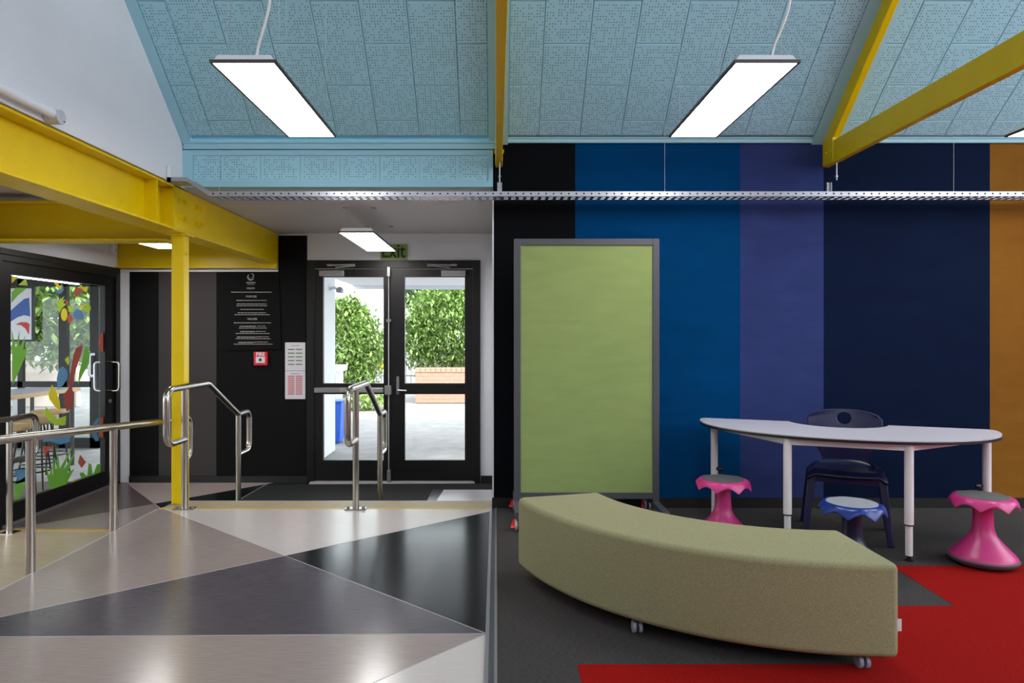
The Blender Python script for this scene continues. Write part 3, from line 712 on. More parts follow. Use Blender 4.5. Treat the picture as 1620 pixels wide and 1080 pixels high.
# roof trusses
def truss(x, label):
    t = empty('roof_truss', (x, YW-.02, EYE+1.21)); setp(t, label, 'truss', 'yellow roof trusses')
    w_ = .045
    at(obj('tie_beam', MB().box(x, x+w_, YB+.2, YW-.02, EYE+1.21, EYE+1.365), M['yellow'], t, bevel=.003), t)
    at(obj('rafter', (lambda m_: m_)(slope_bar(x, x+w_, .02, (YW-YRIDGE)*CS, .0, .115)), M['yellow'], t, bevel=.003), t)
    at(obj('heel_plate', MB().box(x-.004, x+w_+.004, YW-.17, YW-.022, EYE+1.22, EYE+1.39), M['yellow'], t, bevel=.002), t)
    for dy in (.06, .12):
        at(obj('bolt', MB().tube([(x-.012,YW-.02-dy,EYE+1.3),(x+w_+.012,YW-.02-dy,EYE+1.3)], .007, 6), M['yellow'], t), t)
    return t
truss(-.003, 'yellow roof truss seen end-on between the teal ceiling bays'); truss(2.36, 'yellow roof truss over the table with rafter and level tie')

# ================================================================== LIGHTS
def light_panel(x0, x1, y0, y1, z, label, zc=None, cordside=1, cord=True, wires=True, group='suspended light panels'):
    w_, l_ = x1-x0, y1-y0
    t = empty('light_panel', ((x0+x1)/2, (y0+y1)/2, z)); setp(t, label, 'light', group)
    f = MB(); b = .011
    f.box(-w_/2, -w_/2+b, -l_/2, l_/2, 0, .014).box(w_/2-b, w_/2, -l_/2, l_/2, 0, .014).box(-w_/2+b, w_/2-b, -l_/2, -l_/2+b, 0, .014).box(-w_/2+b, w_/2-b, l_/2-b, l_/2, 0, .014)
    obj('frame', f, M['lampframe'], t)
    obj('diffuser', MB().box(-w_/2+b, w_/2-b, -l_/2+b, l_/2-b, .002, .008), M['diffuser'], t)
    obj('housing', MB().hexa([(-w_/2+.012,-l_/2+.012,.014),(w_/2-.012,-l_/2+.012,.014),(w_/2-.012,l_/2-.012,.014),(-w_/2+.012,l_/2-.012,.014)],
        [(-w_/2+.03,-l_/2+.02,.042),(w_/2-.03,-l_/2+.02,.042),(w_/2-.03,l_/2-.02,.042),(-w_/2+.03,l_/2-.02,.042)]), M['lampwhite'], t)
    if cord:
        zt = ceil_z(t.location.y-l_/2+.1) - z if zc is None else zc - z
        s = cordside
        pts_ = [(.04*s,-l_/2+.06,.03),(.05*s,-l_/2+.06,.10),(.085*s,-l_/2+.04,.18),(.115*s,-l_/2+.03,.28),(.115*s,-l_/2+.03,.45),(.12*s,-l_/2+.03,zt)]
        obj('cord', MB().tube(fillet(pts_, .06), .0065, 10), M['cord'], t, smooth=True)
    if wires:
        for sx in (-1, 1):
            for sy in (-1, 1):
                yy = sy*(l_/2-.14); zt = (ceil_z(t.location.y+yy) if zc is None else zc) - z
                wv = obj('wire', MB().cyl((sx*(w_/2-.03),yy,.028), (sx*(w_/2-.03),yy,zt), .0012, 6), M['wire'], t)
                if zc is not None: obj('wire_anchor', MB().lathe([(.022,0),(.022,.006)], 14, (sx*(w_/2-.03),yy,zt-.006)), M['silver'], wv)
    return t
PZ = EYE+1.23
light_panel(-1.295, -.995, 3.08, 4.25, PZ, 'lit suspended panel light over the vinyl floor, left of the truss')
light_panel(1.075, 1.375, 3.08, 4.25, PZ, 'lit suspended panel light over the bench, between the two trusses')
light_panel(3.165, 3.465, 3.08, 4.25, PZ, 'lit suspended panel light at the right edge, beyond the second truss')
light_panel(-1.30, -1.0, 5.60, 6.85, EYE+.84, 'lit panel light on short wires in front of the Exit sign', zc=ZS, cord=False)
light_panel(-3.3, -3.0, 5.90, 6.66, EYE+.84, 'lit panel light under the low ceiling behind the yellow column', zc=ZS, cord=False)
for yy in (-3.4,):
    for x, lab in ((-1.145, 'leftmost'), (1.225, 'second from the left'), (3.4, 'third from the left'), (5.6, 'rightmost')):
        light_panel(x-.15, x+.15, yy, yy+1.2, PZ+.3, f'lit suspended panel light in the rear row of the hall, {lab}', zc=ceil_z(YRIDGE), cord=False, group='rear light panels')
light_panel(5.5, 5.8, 3.08, 4.25, PZ, 'lit suspended panel light beside the far side wall')
light_panel(-3.3, -3.0, 1.6, 2.8, EYE+.95, 'lit panel light above the upper end of the ramp', zc=ZS, cord=False)

# ================================================================== CABLE TRAY
TZ, TY = EYE+.955, 4.69
tray = empty('cable_tray', (0, TY, TZ)); setp(tray, 'galvanised cable tray hanging across the room below the trusses', 'cable tray')
def T(name, mb, mt, **k): return at(obj(name, mb, mt, tray, **k), tray)
X0, X1, X2 = -1.975, -2.125, -2.262
DZ = .098
path = [(XR, TZ), (X0, TZ), (X1, TZ+DZ), (X2, TZ+DZ)]
for nm, y in (('side_rail', TY), ('side_rail', TY+.14)):
    m_ = MB()
    for (xa, za), (xb, zb) in zip(path, path[1:]):
        m_.hexa([(xa,y,za),(xa,y+.002,za),(xa,y+.002,za+.032),(xa,y,za+.032)], [(xb,y,zb),(xb,y+.002,zb),(xb,y+.002,zb+.032),(xb,y,zb+.032)])
    T(nm, m_, M['galv'])
rg = MB(); x = X0+.03
while x < XR-.1:
    rg.box(x, x+.022, TY, TY+.142, TZ-.002, TZ+.001)
    x += .052
rg.box(X0, XR, TY+.002, TY+.022, TZ-.001, TZ+.001).box(X0, XR, TY+.12, TY+.142, TZ-.001, TZ+.001).box(X0, XR, TY+.06, TY+.075, TZ-.001, TZ+.001)
rg.hexa([(X0,TY,TZ),(X0,TY+.14,TZ),(X0,TY+.14,TZ+.002),(X0,TY,TZ+.002)], [(X1,TY,TZ+DZ),(X1,TY+.14,TZ+DZ),(X1,TY+.14,TZ+DZ+.002),(X1,TY,TZ+DZ+.002)])
rg.box(X2, X1, TY, TY+.14, TZ+DZ, TZ+DZ+.002)
setp(T('slotted_bottom', rg, M['galv']), kind='stuff')
hl = MB(); x = X0+.03
while x < 4.6:
    hl.tube([(x,TY-.0008,TZ+.017),(x,TY+.0005,TZ+.017)], .0062, 8); x += .052
setp(T('rail_holes', hl, M['dark_hole']), kind='stuff')
for x in (.024, 2.30):
    T('hanger_bracket', MB().box(x-.016, x+.016, TY+.04, TY+.044, TZ, TZ+.10).box(x-.016, x-.013, TY+.02, TY+.044, TZ, TZ+.10).box(x+.013, x+.016, TY+.02, TY+.044, TZ, TZ+.10), M['galv'])
    xr = x if x < 1 else 2.383
    T('hanger_rod', MB().cyl((xr,TY+.09,TZ+.09 if x < 1 else TZ+.13), (xr,TY+.09,EYE+1.215), .005, 8), M['galv'], smooth=True)
    T('hanger_nut', MB().tube([(xr,TY+.09,TZ+.15),(xr,TY+.09,TZ+.162)], .011, 6), M['galv'])
T('hanger_bracket', MB().box(-2.262, -2.234, TY+.0, TY+.012, TZ+DZ+.0, TZ+DZ+.11), M['render_white'])
for x, zt in ((1.175, 0), (3.19, 0), (-1.93, 0)):
    y = TY+.07; T('wire', MB().cyl((x,y,TZ+.03), (x,y,ceil_z(y)), .0013, 6), M['wire'])

# white pipe on the beam
pp = empty('wall_pipe', (-2.235, 3.3, BZ1)); setp(pp, 'white pipe ending in a round junction box above the beam top', 'pipe')
at(obj('pipe', MB().cyl((-2.225,YB+.1,BZ1+.045), (-2.225,3.42,BZ1+.045), .024, 16), M['white_wall'], pp, smooth=True), pp)
at(obj('junction_box', MB().cyl((-2.268,3.45,BZ1+.036), (-2.195,3.45,BZ1+.036), .036, 28), mat('grey_white_cap', (186,188,198), .5), pp, smooth=True, bevel=.003), pp)
at(obj('screw', MB().cyl((-2.196,3.468,BZ1+.018), (-2.193,3.468,BZ1+.018), .004, 8), M['edge_black'], pp), pp)
# motion sensor
sn = P(197, 394, 7.02); sp = empty('motion_sensor', (XL, sn.y, sn.z)); setp(sp, 'small white motion sensor in the corner by the yellow beam', 'sensor')
obj('case', MB().box(0, .05, -.035, .035, -.05, .05), M['white_wall'], sp, bevel=.012, seg=3)
obj('lens', MB().box(.05, .054, -.022, .022, -.03, .012), M['paper'], sp)

# ================================================================== HANDRAILS
RR = .0235
def stair_rail(x, label, zf=ZL):
    h = empty('handrail', (x, 4.9, 0)); setp(h, label, 'handrail', 'stair handrails')
    prof = [(4.91,.50),(4.64,.50),(4.64,.877),(5.30,.877),(5.93,.565),(6.19,.565),(6.19,.215),(5.93,.215)]
    pts_ = fillet([(0, y-4.9, z) for y, z in prof], [.085,.085,.03,.03,.085,.085], 7)
    obj('rail', MB().tube(pts_, RR, 18), M['steel'], h, smooth=True)
    obj('post', MB().cyl((0,.01,0), (0,.01,.865), RR*.98, 18), M['steel'], h, smooth=True)
    obj('post', MB().cyl((0,1.03,zf), (0,1.03,.555), RR*.98, 18), M['steel'], h, smooth=True)
    fl = obj('base_plate', MB().box(-.075, .075, -.025, .045, 0, .008), M['steel'], h)
    for sx in (-1, 1): obj('bolt', MB().lathe([(.012,0),(.012,.014)], 6, (sx*.055,.01,.008)), M['galv'], fl)
    obj('base_plate', MB().box(-.06, .06, .97, 1.09, zf, zf+.008), M['steel'], h)
stair_rail(-2.24, 'stainless stair handrail beside the yellow column'); stair_rail(-1.01, 'stainless stair handrail standing in front of the double doors', ZL+.009)
def zr(y): return .717-(y-3.6)/14
def ramp_rail(x, ys, yend, base, label, ystart):
    h = empty('handrail', (x, ys[0], 0)); setp(h, label, 'handrail', 'ramp handrails')
    H_R = lambda n, m_, **k: at(obj(n, m_, M['steel'], h, **k), h)
    pl = ys[-1]
    prof = [(ystart, zr(ystart)), (pl, zr(pl)), (yend, zr(pl)), (yend, zr(pl)-.33), (pl, zr(pl)-.33)]
    H_R('rail', MB().tube(fillet([(x,y,z) for y, z in prof], [.03,.085,.085], 7), RR, 18), smooth=True)
    for y in ys:
        H_R('post', MB().cyl((x,y,base(y)), (x,y,zr(y)-.01), RR*.98, 18), smooth=True)
        H_R('base_plate', MB().box(x-.05, x+.06, y-.05, y+.05, base(y)-.003, base(y)+.008))
ramp_rail(-2.455, (1.9, 3.6, 4.38, 5.22), 5.47, lambda y: rz(y), 'long stainless ramp handrail between the ramp and the upper floor', 1.0)
ramp_rail(-3.80, (2.2, 3.8, 5.33), 5.64, lambda y: rz(y), 'stainless ramp handrail along the decorated glass door', 1.0)

# ================================================================== FURNITURE
# mobile pinboard
pb = empty('pinboard', (.61, 4.62, 0)); setp(pb, 'tall green felt pinboard on wheels against the blue wall', 'pinboard')
W2, zb, zt = .49, .145, EYE+.65
f = .045
obj('panel', MB().box(-W2+f-.005, W2-f+.005, -.012, .012, zb+f-.005, zt-f+.005), M['green_pin'], pb)
obj('frame_post', MB().box(-W2, -W2+f, -.02, .02, zb-.02, zt), M['greyframe'], pb, bevel=.003)
obj('frame_post', MB().box(W2-f, W2, -.02, .02, zb-.02, zt), M['greyframe'], pb, bevel=.003)
obj('frame_rail', MB().box(-W2+f, W2-f, -.02, .02, zt-f, zt), M['greyframe'], pb, bevel=.003)
obj('frame_rail', MB().box(-W2+f, W2-f, -.02, .02, zb, zb+f), M['greyframe'], pb, bevel=.003)
def castor(parent, x, y, z, r, mt_w, brake=None):
    c = obj('castor', MB().box(x-.014, x+.014, y-.016, y+.016, z+r*1.6, z+r*2.6), M['greyframe'], parent, bevel=.003)
    obj('wheel', MB().cyl((x-.022,y,z+r), (x-.008,y,z+r), r, 20), mt_w, c, smooth=True)
    obj('wheel', MB().cyl((x+.008,y,z+r), (x+.022,y,z+r), r, 20), mt_w, c, smooth=True)
    if brake: obj('brake_lever', MB().hexa([(x-.03,y-.01,z+r*1.2),(x-.012,y-.01,z+r*1.2),(x-.012,y+.02,z+r*2),(x-.03,y+.02,z+r*2)],
                   [(x-.05,y-.045,z+r*.9),(x-.022,y-.045,z+r*.9),(x-.022,y-.04,z+r*1.2),(x-.05,y-.04,z+r*1.2)]), brake, c)
for sx in (-1, 1):
    obj('foot_bar', MB().box(sx*(W2-.022)-.022, sx*(W2-.022)+.022, -.30, .30, .095, .13), M['greyframe'], pb, bevel=.004)
    for sy in (-1, 1): castor(pb, sx*(W2-.022), sy*.26, 0, .036, M['castor'], M['red_plastic'])

# curved bench
BC = (1.48, 3.92); RO, RI = 1.422, .965
a0, a1 = math.radians(-90-74.5), math.radians(-90)
bn = empty('curved_bench', (.75, 2.95, 0)); setp(bn, 'curved sage green upholstered bench on castors', 'bench')
def sector(ri, ro, z0, z1, n=48, da=0):
    m_ = MB(); vs_ = []
    for i in range(n+1):
        a = a0+da+(a1-a0-2*da)*i/n
        for r, z in ((ro,z0),(ri,z0),(ri,z1),(ro,z1)): vs_.append((BC[0]+r*math.cos(a), BC[1]+r*math.sin(a), z))
    fs = []
    for i in range(n):
        for j in range(4): fs.append((4*i+j, 4*i+(j+1)%4, 4*i+4+(j+1)%4, 4*i+4+j))
    fs += [(3,2,1,0), (4*n,4*n+1,4*n+2,4*n+3)]
    return m_.add(vs_, fs)
sm = sector(RI, RO, .062, .412)
o = at(obj('upholstery', sm, M['bench'], bn, bevel=.05, seg=6), bn)
bm2 = bmesh.new(); bm2.from_mesh(o.data); bmesh.ops.recalc_face_normals(bm2, faces=bm2.faces); bm2.to_mesh(o.data); bm2.free()
o.data.polygons.foreach_set('use_smooth', [True]*len(o.data.polygons))
o.modifiers['bevel'].harden_normals = True
o = at(obj('base_board', sector(RI+.05, RO-.05, .048, .075, 32, .03), M['black_base'], bn), bn)
for aa, r in ((-130.3, 1.372), (-94.3, 1.353), (-160, 1.22), (-94, 1.03), (-160, 1.05), (-125, 1.03)):
    a = math.radians(aa); x, y = BC[0]+r*math.cos(a)-.75, BC[1]+r*math.sin(a)-2.95
    c = obj('castor', MB().box(x-.012, x+.012, y-.012, y+.012, .03, .06), M['greyframe'], bn)
    obj('wheel', MB().cyl((x-.02,y,.025), (x-.006,y,.025), .025, 18), M['castor'], c, smooth=True); obj('wheel', MB().cyl((x+.006,y,.025), (x+.02,y,.025), .025, 18), M['castor'], c, smooth=True)
tg = at(obj('care_tag', MB().box(1.478, 1.498, 2.522, 2.525, .157, .201), M['paper'], bn), bn); 
at(obj('tag_print', MB().box(1.486, 1.494, 2.5212, 2.5219, .184, .197), M['sign_blue'], tg), bn)

# crescent table
tb = empty('crescent_table', (2.25, 4.50, 0), math.radians(-20.8)); setp(tb, 'white crescent shaped table with notched back and round legs', 'table')
TH = EYE-.58
def outline(off=0):
    pts_ = []
    hl_, dp = .865+off, .735+off
    n = 48
    for i in range(n+1):                       # front curve, from left end to right end
        a = PI + PI*i/n; c, s = math.cos(a), math.sin(a)
        pts_.append((hl_*math.copysign(abs(c)**.96, c), .0 - .055 - (dp-.055)*abs(s)**.94))
    pts_ += [(hl_-.01, -.02), (hl_-.035, off), ]
    R = .33; hc = .295; dn = .235
    R = (hc*hc+dn*dn)/(2*dn); cy = R-dn
    aa = math.asin(hc/R) if cy >= 0 else PI-math.asin(hc/R)
    for i in range(21):
        t = aa - 2*aa*i/20; pts_.append((R*math.sin(t)*(1-off*2), cy - R*math.cos(t) + off))
    pts_ += [(-hl_+.035, off), (-hl_+.01, -.02)]
    return pts_
ol = outline()
obj('tabletop', MB().prism(ol, TH-.020, TH), M['laminate'], tb)
n = len(ol); o2 = outline(.0025)
if sum(o2[i][0]*o2[(i+1)%n][1]-o2[(i+1)%n][0]*o2[i][1] for i in range(n)) < 0: o2 = o2[::-1]
m_ = MB().add([(x,y,TH-.022) for x,y in o2]+[(x,y,TH-.006) for x,y in o2], [(i,(i+1)%n,(i+1)%n+n,i+n) for i in range(n)])
obj('edge_band', m_, M['edge_black'], tb)
legs = ((-.77,-.10),(-.33,-.655),(.29,-.655),(.80,-.10))
for i, (lx_, ly_) in enumerate(legs):
    lg = obj('leg', MB().cyl((lx_,ly_,.20), (lx_,ly_,TH-.02), .0235, 20), M['white_metal'], tb, smooth=True)
    obj('leg_extension', MB().cyl((lx_,ly_,.03), (lx_,ly_,.21), .019, 20), M['white_metal'], lg, smooth=True)
    obj('collar', MB().cyl((lx_,ly_,.196), (lx_,ly_,.203), .0245, 20), M['edge_black'], lg, smooth=True)
    obj('glide', MB().lathe([(.022,0),(.022,.006),(.009,.012),(.009,.03),(.017,.03),(.017,.036)], 16, (lx_,ly_,0)), M['edge_black'], lg, smooth=True)
    if i in (0, 3):
        obj('knob', MB().tube([(lx_+.02,ly_-.01,.34),(lx_+.05,ly_-.03,.34),(lx_+.065,ly_-.04,.34)] if i == 0 else [(lx_-.065,ly_-.03,.34),(lx_-.05,ly_-.03,.34),(lx_-.02,ly_,.34)], [.012,.016,.004] if i == 0 else [.016,.014,.006], 12), M['edge_black'], lg, smooth=True)
ap = MB()
for p, q in zip(legs, legs[1:]+legs[:1]):
    if p == legs[3]: q = legs[0]
    d = Vector((q[0]-p[0], q[1]-p[1], 0)).normalized(); nn = Vector((-d.y, d.x, 0))*.012
    if p == legs[3]: nn = nn
    P0, P1 = Vector((*p, 0))+d*.02, Vector((*q, 0))-d*.02
    if p == legs[3]:
        P0.y -= .0
    a_ = [(P0-nn), (P0+nn)]; b_ = [(P1-nn), (P1+nn)]
    if p == legs[3]: continue
    ap = MB().hexa([(a_[0].x,a_[0].y,TH-.06),(a_[1].x,a_[1].y,TH-.06),(a_[1].x,a_[1].y,TH-.021),(a_[0].x,a_[0].y,TH-.021)],
                   [(b_[0].x,b_[0].y,TH-.06),(b_[1].x,b_[1].y,TH-.06),(b_[1].x,b_[1].y,TH-.021),(b_[0].x,b_[0].y,TH-.021)])
    obj('apron_rail', ap, M['white_metal'], tb)

# wobble stools
def stool(name, x, y, label, m_body, m_seat, m_pad, rot=0):
    s = empty(name, (x, y, 0), rot); setp(s, label, 'stool', 'wobble stools around the crescent table')
    obj('rubber_base', MB().lathe([(.05,0),(.12,.004),(.154,.018),(.164,.030),(.166,.040),(.160,.047)], 48), M['rubber'], s, smooth=True)
    prof = [(.160,.044),(.158,.052),(.146,.068),(.118,.098),(.088,.130),(.066,.158),(.054,.186),(.0495,.215),(.048,.25),(.047,.335)]
    obj('body', MB().lathe(prof, 48), m_body, s, smooth=True)
    m_ = MB(); n = 96; rings = []
    def ring(r, z, k):
        out = []
        for j in range(n):
            a = 2*PI*j/n; wv = (1 - math.sqrt(math.sin(4*a)**2 + .012))          # 8 pointed drops with arches between
            wv = max(0, wv)**1.05*1.12; out.append((r*math.cos(a)*(1+.035*k*(wv-.5)), r*math.sin(a)*(1+.035*k*(wv-.5)), z - .030*k*wv))
        return out
    for r, z, k in ((.046,.325,0),(.09,.340,0),(.135,.350,.15),(.155,.345,.8),(.161,.342,1),(.163,.346,1),(.160,.357,.85),(.150,.368,.4),(.138,.3735,.1),(.125,.374,0)):
        rings += [ring(r, z, k)]
    vs_ = [p for R in rings for p in R]; fs = []
    for i in range(len(rings)-1):
        for j in range(n): fs.append((i*n+j, i*n+(j+1)%n, (i+1)*n+(j+1)%n, (i+1)*n+j))
    m_.add(vs_, fs); m_.f.append(tuple(range((len(rings)-1)*n, len(rings)*n))); m_.m.append(0)
    obj('seat', m_, m_seat, s, smooth=True)
    obj('grip_pad', MB().lathe([(.124,.3735),(.123,.3755),(.118,.3762)], 48), m_pad, s, smooth=True)
stool('wobble_stool', 2.66, 3.73, 'pink wobble stool on the red carpet, right of the table', M['pink'], M['pink'], M['pad_grey'], .1)
stool('wobble_stool', 1.385, 4.17, 'pink wobble stool behind the bench, left of the table', M['pink'], M['pink'], M['pad_grey'], .25)
stool('wobble_stool', 1.865, 3.58, 'blue wobble stool with pale pad under the table front', M['navy_post'], M['blue_plastic'], M['pad_light'], .2)

# navy plastic chair (faces the viewer)
ch = empty('school_chair', (2.20, 4.30, 0), math.radians(-25)); setp(ch, 'navy moulded plastic chair behind the crescent table', 'chair')
def sheet(fn, nu, nv, th_, skip=None, snap=None):
    bm = bmesh.new(); grid = [[None]*(nv+1) for _ in range(nu+1)]; uv = {}
    for i in range(nu+1):
        for j in range(nv+1):
            u, v = -1+2*i/nu, j/nv
            grid[i][j] = (u, v)
    if skip:                            # round off the rim of the hole
        hole = lambda i, j: skip((grid0[i][j][0]+grid0[i+1][j+1][0])/2, (grid0[i][j][1]+grid0[i+1][j+1][1])/2)
        grid0 = [list(r) for r in grid]
        cut = {(i, j) for i in range(nu) for j in range(nv) if hole(i, j)}
        for i in range(1, nu):
            for j in range(1, nv):
                k_ = sum(((a, b) in cut) for a in (i-1, i) for b in (j-1, j))
                if 0 < k_ < 4: grid[i][j] = snap(*grid[i][j])
    bv = [[bm.verts.new(fn(*grid[i][j])) for j in range(nv+1)] for i in range(nu+1)]
    for i in range(nu):
        for j in range(nv):
            if skip and (i, j) in cut: continue
            bm.faces.new((bv[i][j], bv[i+1][j], bv[i+1][j+1], bv[i][j+1]))
    for v in [v for v in bm.verts if not v.link_faces]: bm.verts.remove(v)
    bmesh.ops.recalc_face_normals(bm, faces=bm.faces)
    me = bpy.data.meshes.new('sheet'); bm.to_mesh(me); bm.free(); return me
def smoothstep(a, b, x): t = max(0, min(1, (x-a)/(b-a))); return t*t*(3-2*t)
def back_fn(u, v):                      # v 0 at seat, 1 at top
    hw = .130 + .090*smoothstep(.10, .62, v) - .025*smoothstep(.88, 1, v)
    if v < .1: hw += .07*(1-v/.1)**2
    z = .40 + .362*v - .03*abs(u)**3*smoothstep(.7, 1, v)
    y = .17 + .075*v - .045*u*u*(.4+.6*v)
    if v < .12: y -= .04*(1-v/.12)**2
    return (u*hw, y, z)
HU, HV, RU, RV = 0, .83, .19, .105
def snap(u, v):
    d = math.hypot((u-HU)/RU, (v-HV)/RV)
    return (HU+(u-HU)/d, HV+(v-HV)/d)
me = sheet(back_fn, 80, 96, .012, lambda u, v: math.hypot((u-HU)/RU, (v-HV)/RV) < 1.0, snap)
o = obj('backrest', me, M['navy_plastic'], ch, smooth=True); so_ = o.modifiers.new('solid', 'SOLIDIFY'); so_.thickness = .014; so_.offset = 0
def seat_fn(u, v):                      # v 0 back, 1 front
    y = .18 - .36*v; hw = .205 + .012*v
    z = .404 + .012*v + .012*u*u - .01*math.sin(PI*v) - .03*smoothstep(.82, 1, v) - .035*smoothstep(.8, 1, abs(u))
    return (u*hw, y, z)
o = obj('seat', sheet(seat_fn, 20, 20, .012), M['navy_plastic'], ch, smooth=True); so_ = o.modifiers.new('solid', 'SOLIDIFY'); so_.thickness = .018; so_.offset = 0
def chair_leg(x0, y0, x1, y1):
    return MB().hexa([(x1-.017,y1-.02,0),(x1+.017,y1-.02,0),(x1+.017,y1+.02,0),(x1-.017,y1+.02,0)],
                     [(x0-.024,y0-.028,.385),(x0+.024,y0-.028,.385),(x0+.024,y0+.028,.385),(x0-.024,y0+.028,.385)])
for sx in (-1, 1):
    obj('leg', chair_leg(sx*.192, -.13, sx*.232, -.20), M['navy_plastic'], ch, bevel=.008)
    obj('leg', chair_leg(sx*.200, .13, sx*.248, .20), M['navy_plastic'], ch, bevel=.008)
    obj('side_rail', MB().box(sx*.19-.02, sx*.19+.02, -.15, .15, .355, .395), M['navy_plastic'], ch, bevel=.008)
obj('apron', MB().add([(-.2,-.155,.395),(.2,-.155,.395),(.17,-.155,.345),(-.17,-.155,.345),(-.2,-.13,.395),(.2,-.13,.395),(.17,-.13,.345),(-.17,-.13,.345)],
    [(0,3,2,1),(4,5,6,7),(0,1,5,4),(1,2,6,5),(2,3,7,6),(3,0,4,7)]), M['navy_plastic'], ch)

# ================================================================== OUTSIDE
gd = obj('ground', MB().box(-40, 40, YD+.1, 70, ZL-.12, ZL-.01), M['concrete']); setp(gd, 'pale paved yard outside the doors', 'ground', kind='structure')
gd2 = obj('ground', MB().box(-40, XL-.1, -10, YD+.1, ZL-.12, ZL-.012), M['concrete']); setp(gd2, 'pale paving outside the decorated glass door', 'ground', kind='structure')
cn = obj('canopy', MB().box(-2.3, 2.5, YD+.18, 11.0, EYE+.80, EYE+.98), M['render_white']); setp(cn, 'white flat canopy over the yard outside the doors', 'canopy')
obj('fascia', MB().box(-2.32, 2.5, 10.98, 11.06, EYE+.74, EYE+1.05), M['render_white'], cn)
ow = obj('wall_outside', MB().box(-2.5, -2.17, YD+.18, 9.2, ZL, EYE+.80), M['render_white']); setp(ow, 'white rendered outside wall left of the doors', 'wall', kind='structure')
sl_ = empty('security_light', (-2.17, 8.9, EYE+.60)); setp(sl_, 'small white security light on the outside wall', 'outdoor light')
obj('arm', MB().tube([(0,0,.0),(.06,0,.02),(.10,0,.0)], .02, 10), M['render_white'], sl_, smooth=True)
obj('head', MB().lathe([(.02,-.05),(.05,-.04),(.05,.0),(.02,.03)], 16, (.13,0,0)), M['silver'], sl_, smooth=True)
bn_ = empty('blue_bin', (-2.42, 9.95, ZL)); setp(bn_, 'bright blue bin beyond the outside wall', 'bin')
obj('body', MB().hexa([(-.15,-.15,0),(.17,-.15,0),(.17,.15,0),(-.15,.15,0)], [(-.17,-.17,.58),(.2,-.17,.58),(.2,.17,.58),(-.17,.17,.58)]), M['bin_blue'], bn_, bevel=.02)
obj('lid', MB().box(-.19, .21, -.19, .19, .58, .61), M['bin_blue'], bn_, bevel=.008)
tb_ = empty('white_tub', (-2.95, 12.0, ZL)); setp(tb_, 'white tub with ribbed rim beside the hedge', 'tub')
obj('body', MB().hexa([(-.3,-.25,0),(.18,-.25,0),(.18,.25,0),(-.3,.25,0)], [(-.36,-.3,.92),(.2,-.3,.92),(.2,.3,.92),(-.36,.3,.92)]), M['roof_grey'], tb_)
obj('rim', MB().box(-.4, .26, -.34, .34, .92, 1.02), M['render_white'], tb_, bevel=.01)
for i in range(9): obj('rib', MB().box(-.37+i*.07, -.34+i*.07, -.35, -.335, .87, .98), M['render_white'], tb_)
# brick planter
bw = empty('brick_planter', (-1.85, 15.6, ZL)); setp(bw, 'salmon brick planter wall in the yard', 'planter')
LEN, HH = 3.2, .80
obj('core', MB().box(.006, LEN, .008, 1.4, 0, HH-.09), M['mortar'], bw)
bmesh_ = MB().box(0, .232, 0, .1, 0, .076).mesh('brick'); bmesh_.materials.append(M['brick'])
half = MB().box(0, .112, 0, .1, 0, .076).mesh('brick'); half.materials.append(M['brick'])
cap = MB().box(0, .108, -.02, .23, 0, .085).mesh('cap_brick'); cap.materials.append(M['brick'])
def inst(name, me, loc, par):
    o = bpy.data.objects.new(name, me); COL.objects.link(o); o.parent = par; o.location = loc; return o
rnd = random.Random(3)
for r in range(8):
    x = 0
    if r % 2: inst('brick', half, (0, rnd.uniform(-.002,.002), .006+r*.087), bw); x = .122
    while x < LEN-.2: inst('brick', bmesh_, (x, rnd.uniform(-.002,.002), .006+r*.087), bw); x += .242
for i in range(int(LEN/.118)): inst('cap_brick', cap, (i*.118, 0, HH-.09), bw)
obj('soil', MB().box(.1, LEN, .2, 1.35, HH-.09, HH-.04), M['bark'], bw)
# trees and shrubs
def tree(name, x, y, zb, blobs, m_leaf, label, n=2600, ls=.075, trunk=.06, seed=1, cat='tree', group='trees and shrubs outside'):
    t = empty(name, (x, y, zb)); setp(t, label, cat, group); rnd = random.Random(seed)
    top = max(b[2] for b in blobs)
    obj('trunk', MB().tube([(0,0,0),(.03,.02,top*.4),(0,0,top*.9)], [trunk, trunk*.8, trunk*.3], 10), M['bark'], t, smooth=True)
    m_ = MB(); vol = [b[3]*b[4]*b[5] for b in blobs]; tot = sum(vol)
    for b, v in zip(blobs, vol):
        for _ in range(int(n*v/tot)):
            while True:
                d = Vector((rnd.uniform(-1,1), rnd.uniform(-1,1), rnd.uniform(-1,1)))
                if .35 < d.length < 1: break
            k_ = 1 + rnd.gauss(0, .08); c = Vector((b[0]+d.x*b[3]*k_, b[1]+d.y*b[4]*k_, b[2]+d.z*b[5]*k_))
            R = Matrix.Rotation(rnd.uniform(0, 6.28), 3, 'Z') @ Matrix.Rotation(rnd.uniform(-1.2, 1.2), 3, 'X')
            s = ls*rnd.uniform(.6, 1.3)
            q_ = [c + R @ Vector(p) for p in ((0,-s,0),(s*.45,0,s*.15),(0,s,0),(-s*.45,0,s*.15))]
            m_.add(q_, [(0,1,2,3)])
    setp(obj('foliage', m_, m_leaf, t), kind='stuff')
tree('shrub_tree', -3.55, 16.2, ZL, [(0,0,1.25,.95,.8,1.15),(-.1,.1,2.0,.6,.6,.5)], M['leaf'], 'dense round green tree left of the yard', 11000, .07, seed=2)
tree('shrub_tree', -1.2, 18.4, ZL, [(.1,0,1.75,1.45,1.0,1.35),(-.8,-.2,1.4,.55,.6,.9),(.6,0,2.6,.85,.7,.6)], M['leaf'], 'broad bright green tree behind the brick planter', 17000, .072, seed=5)
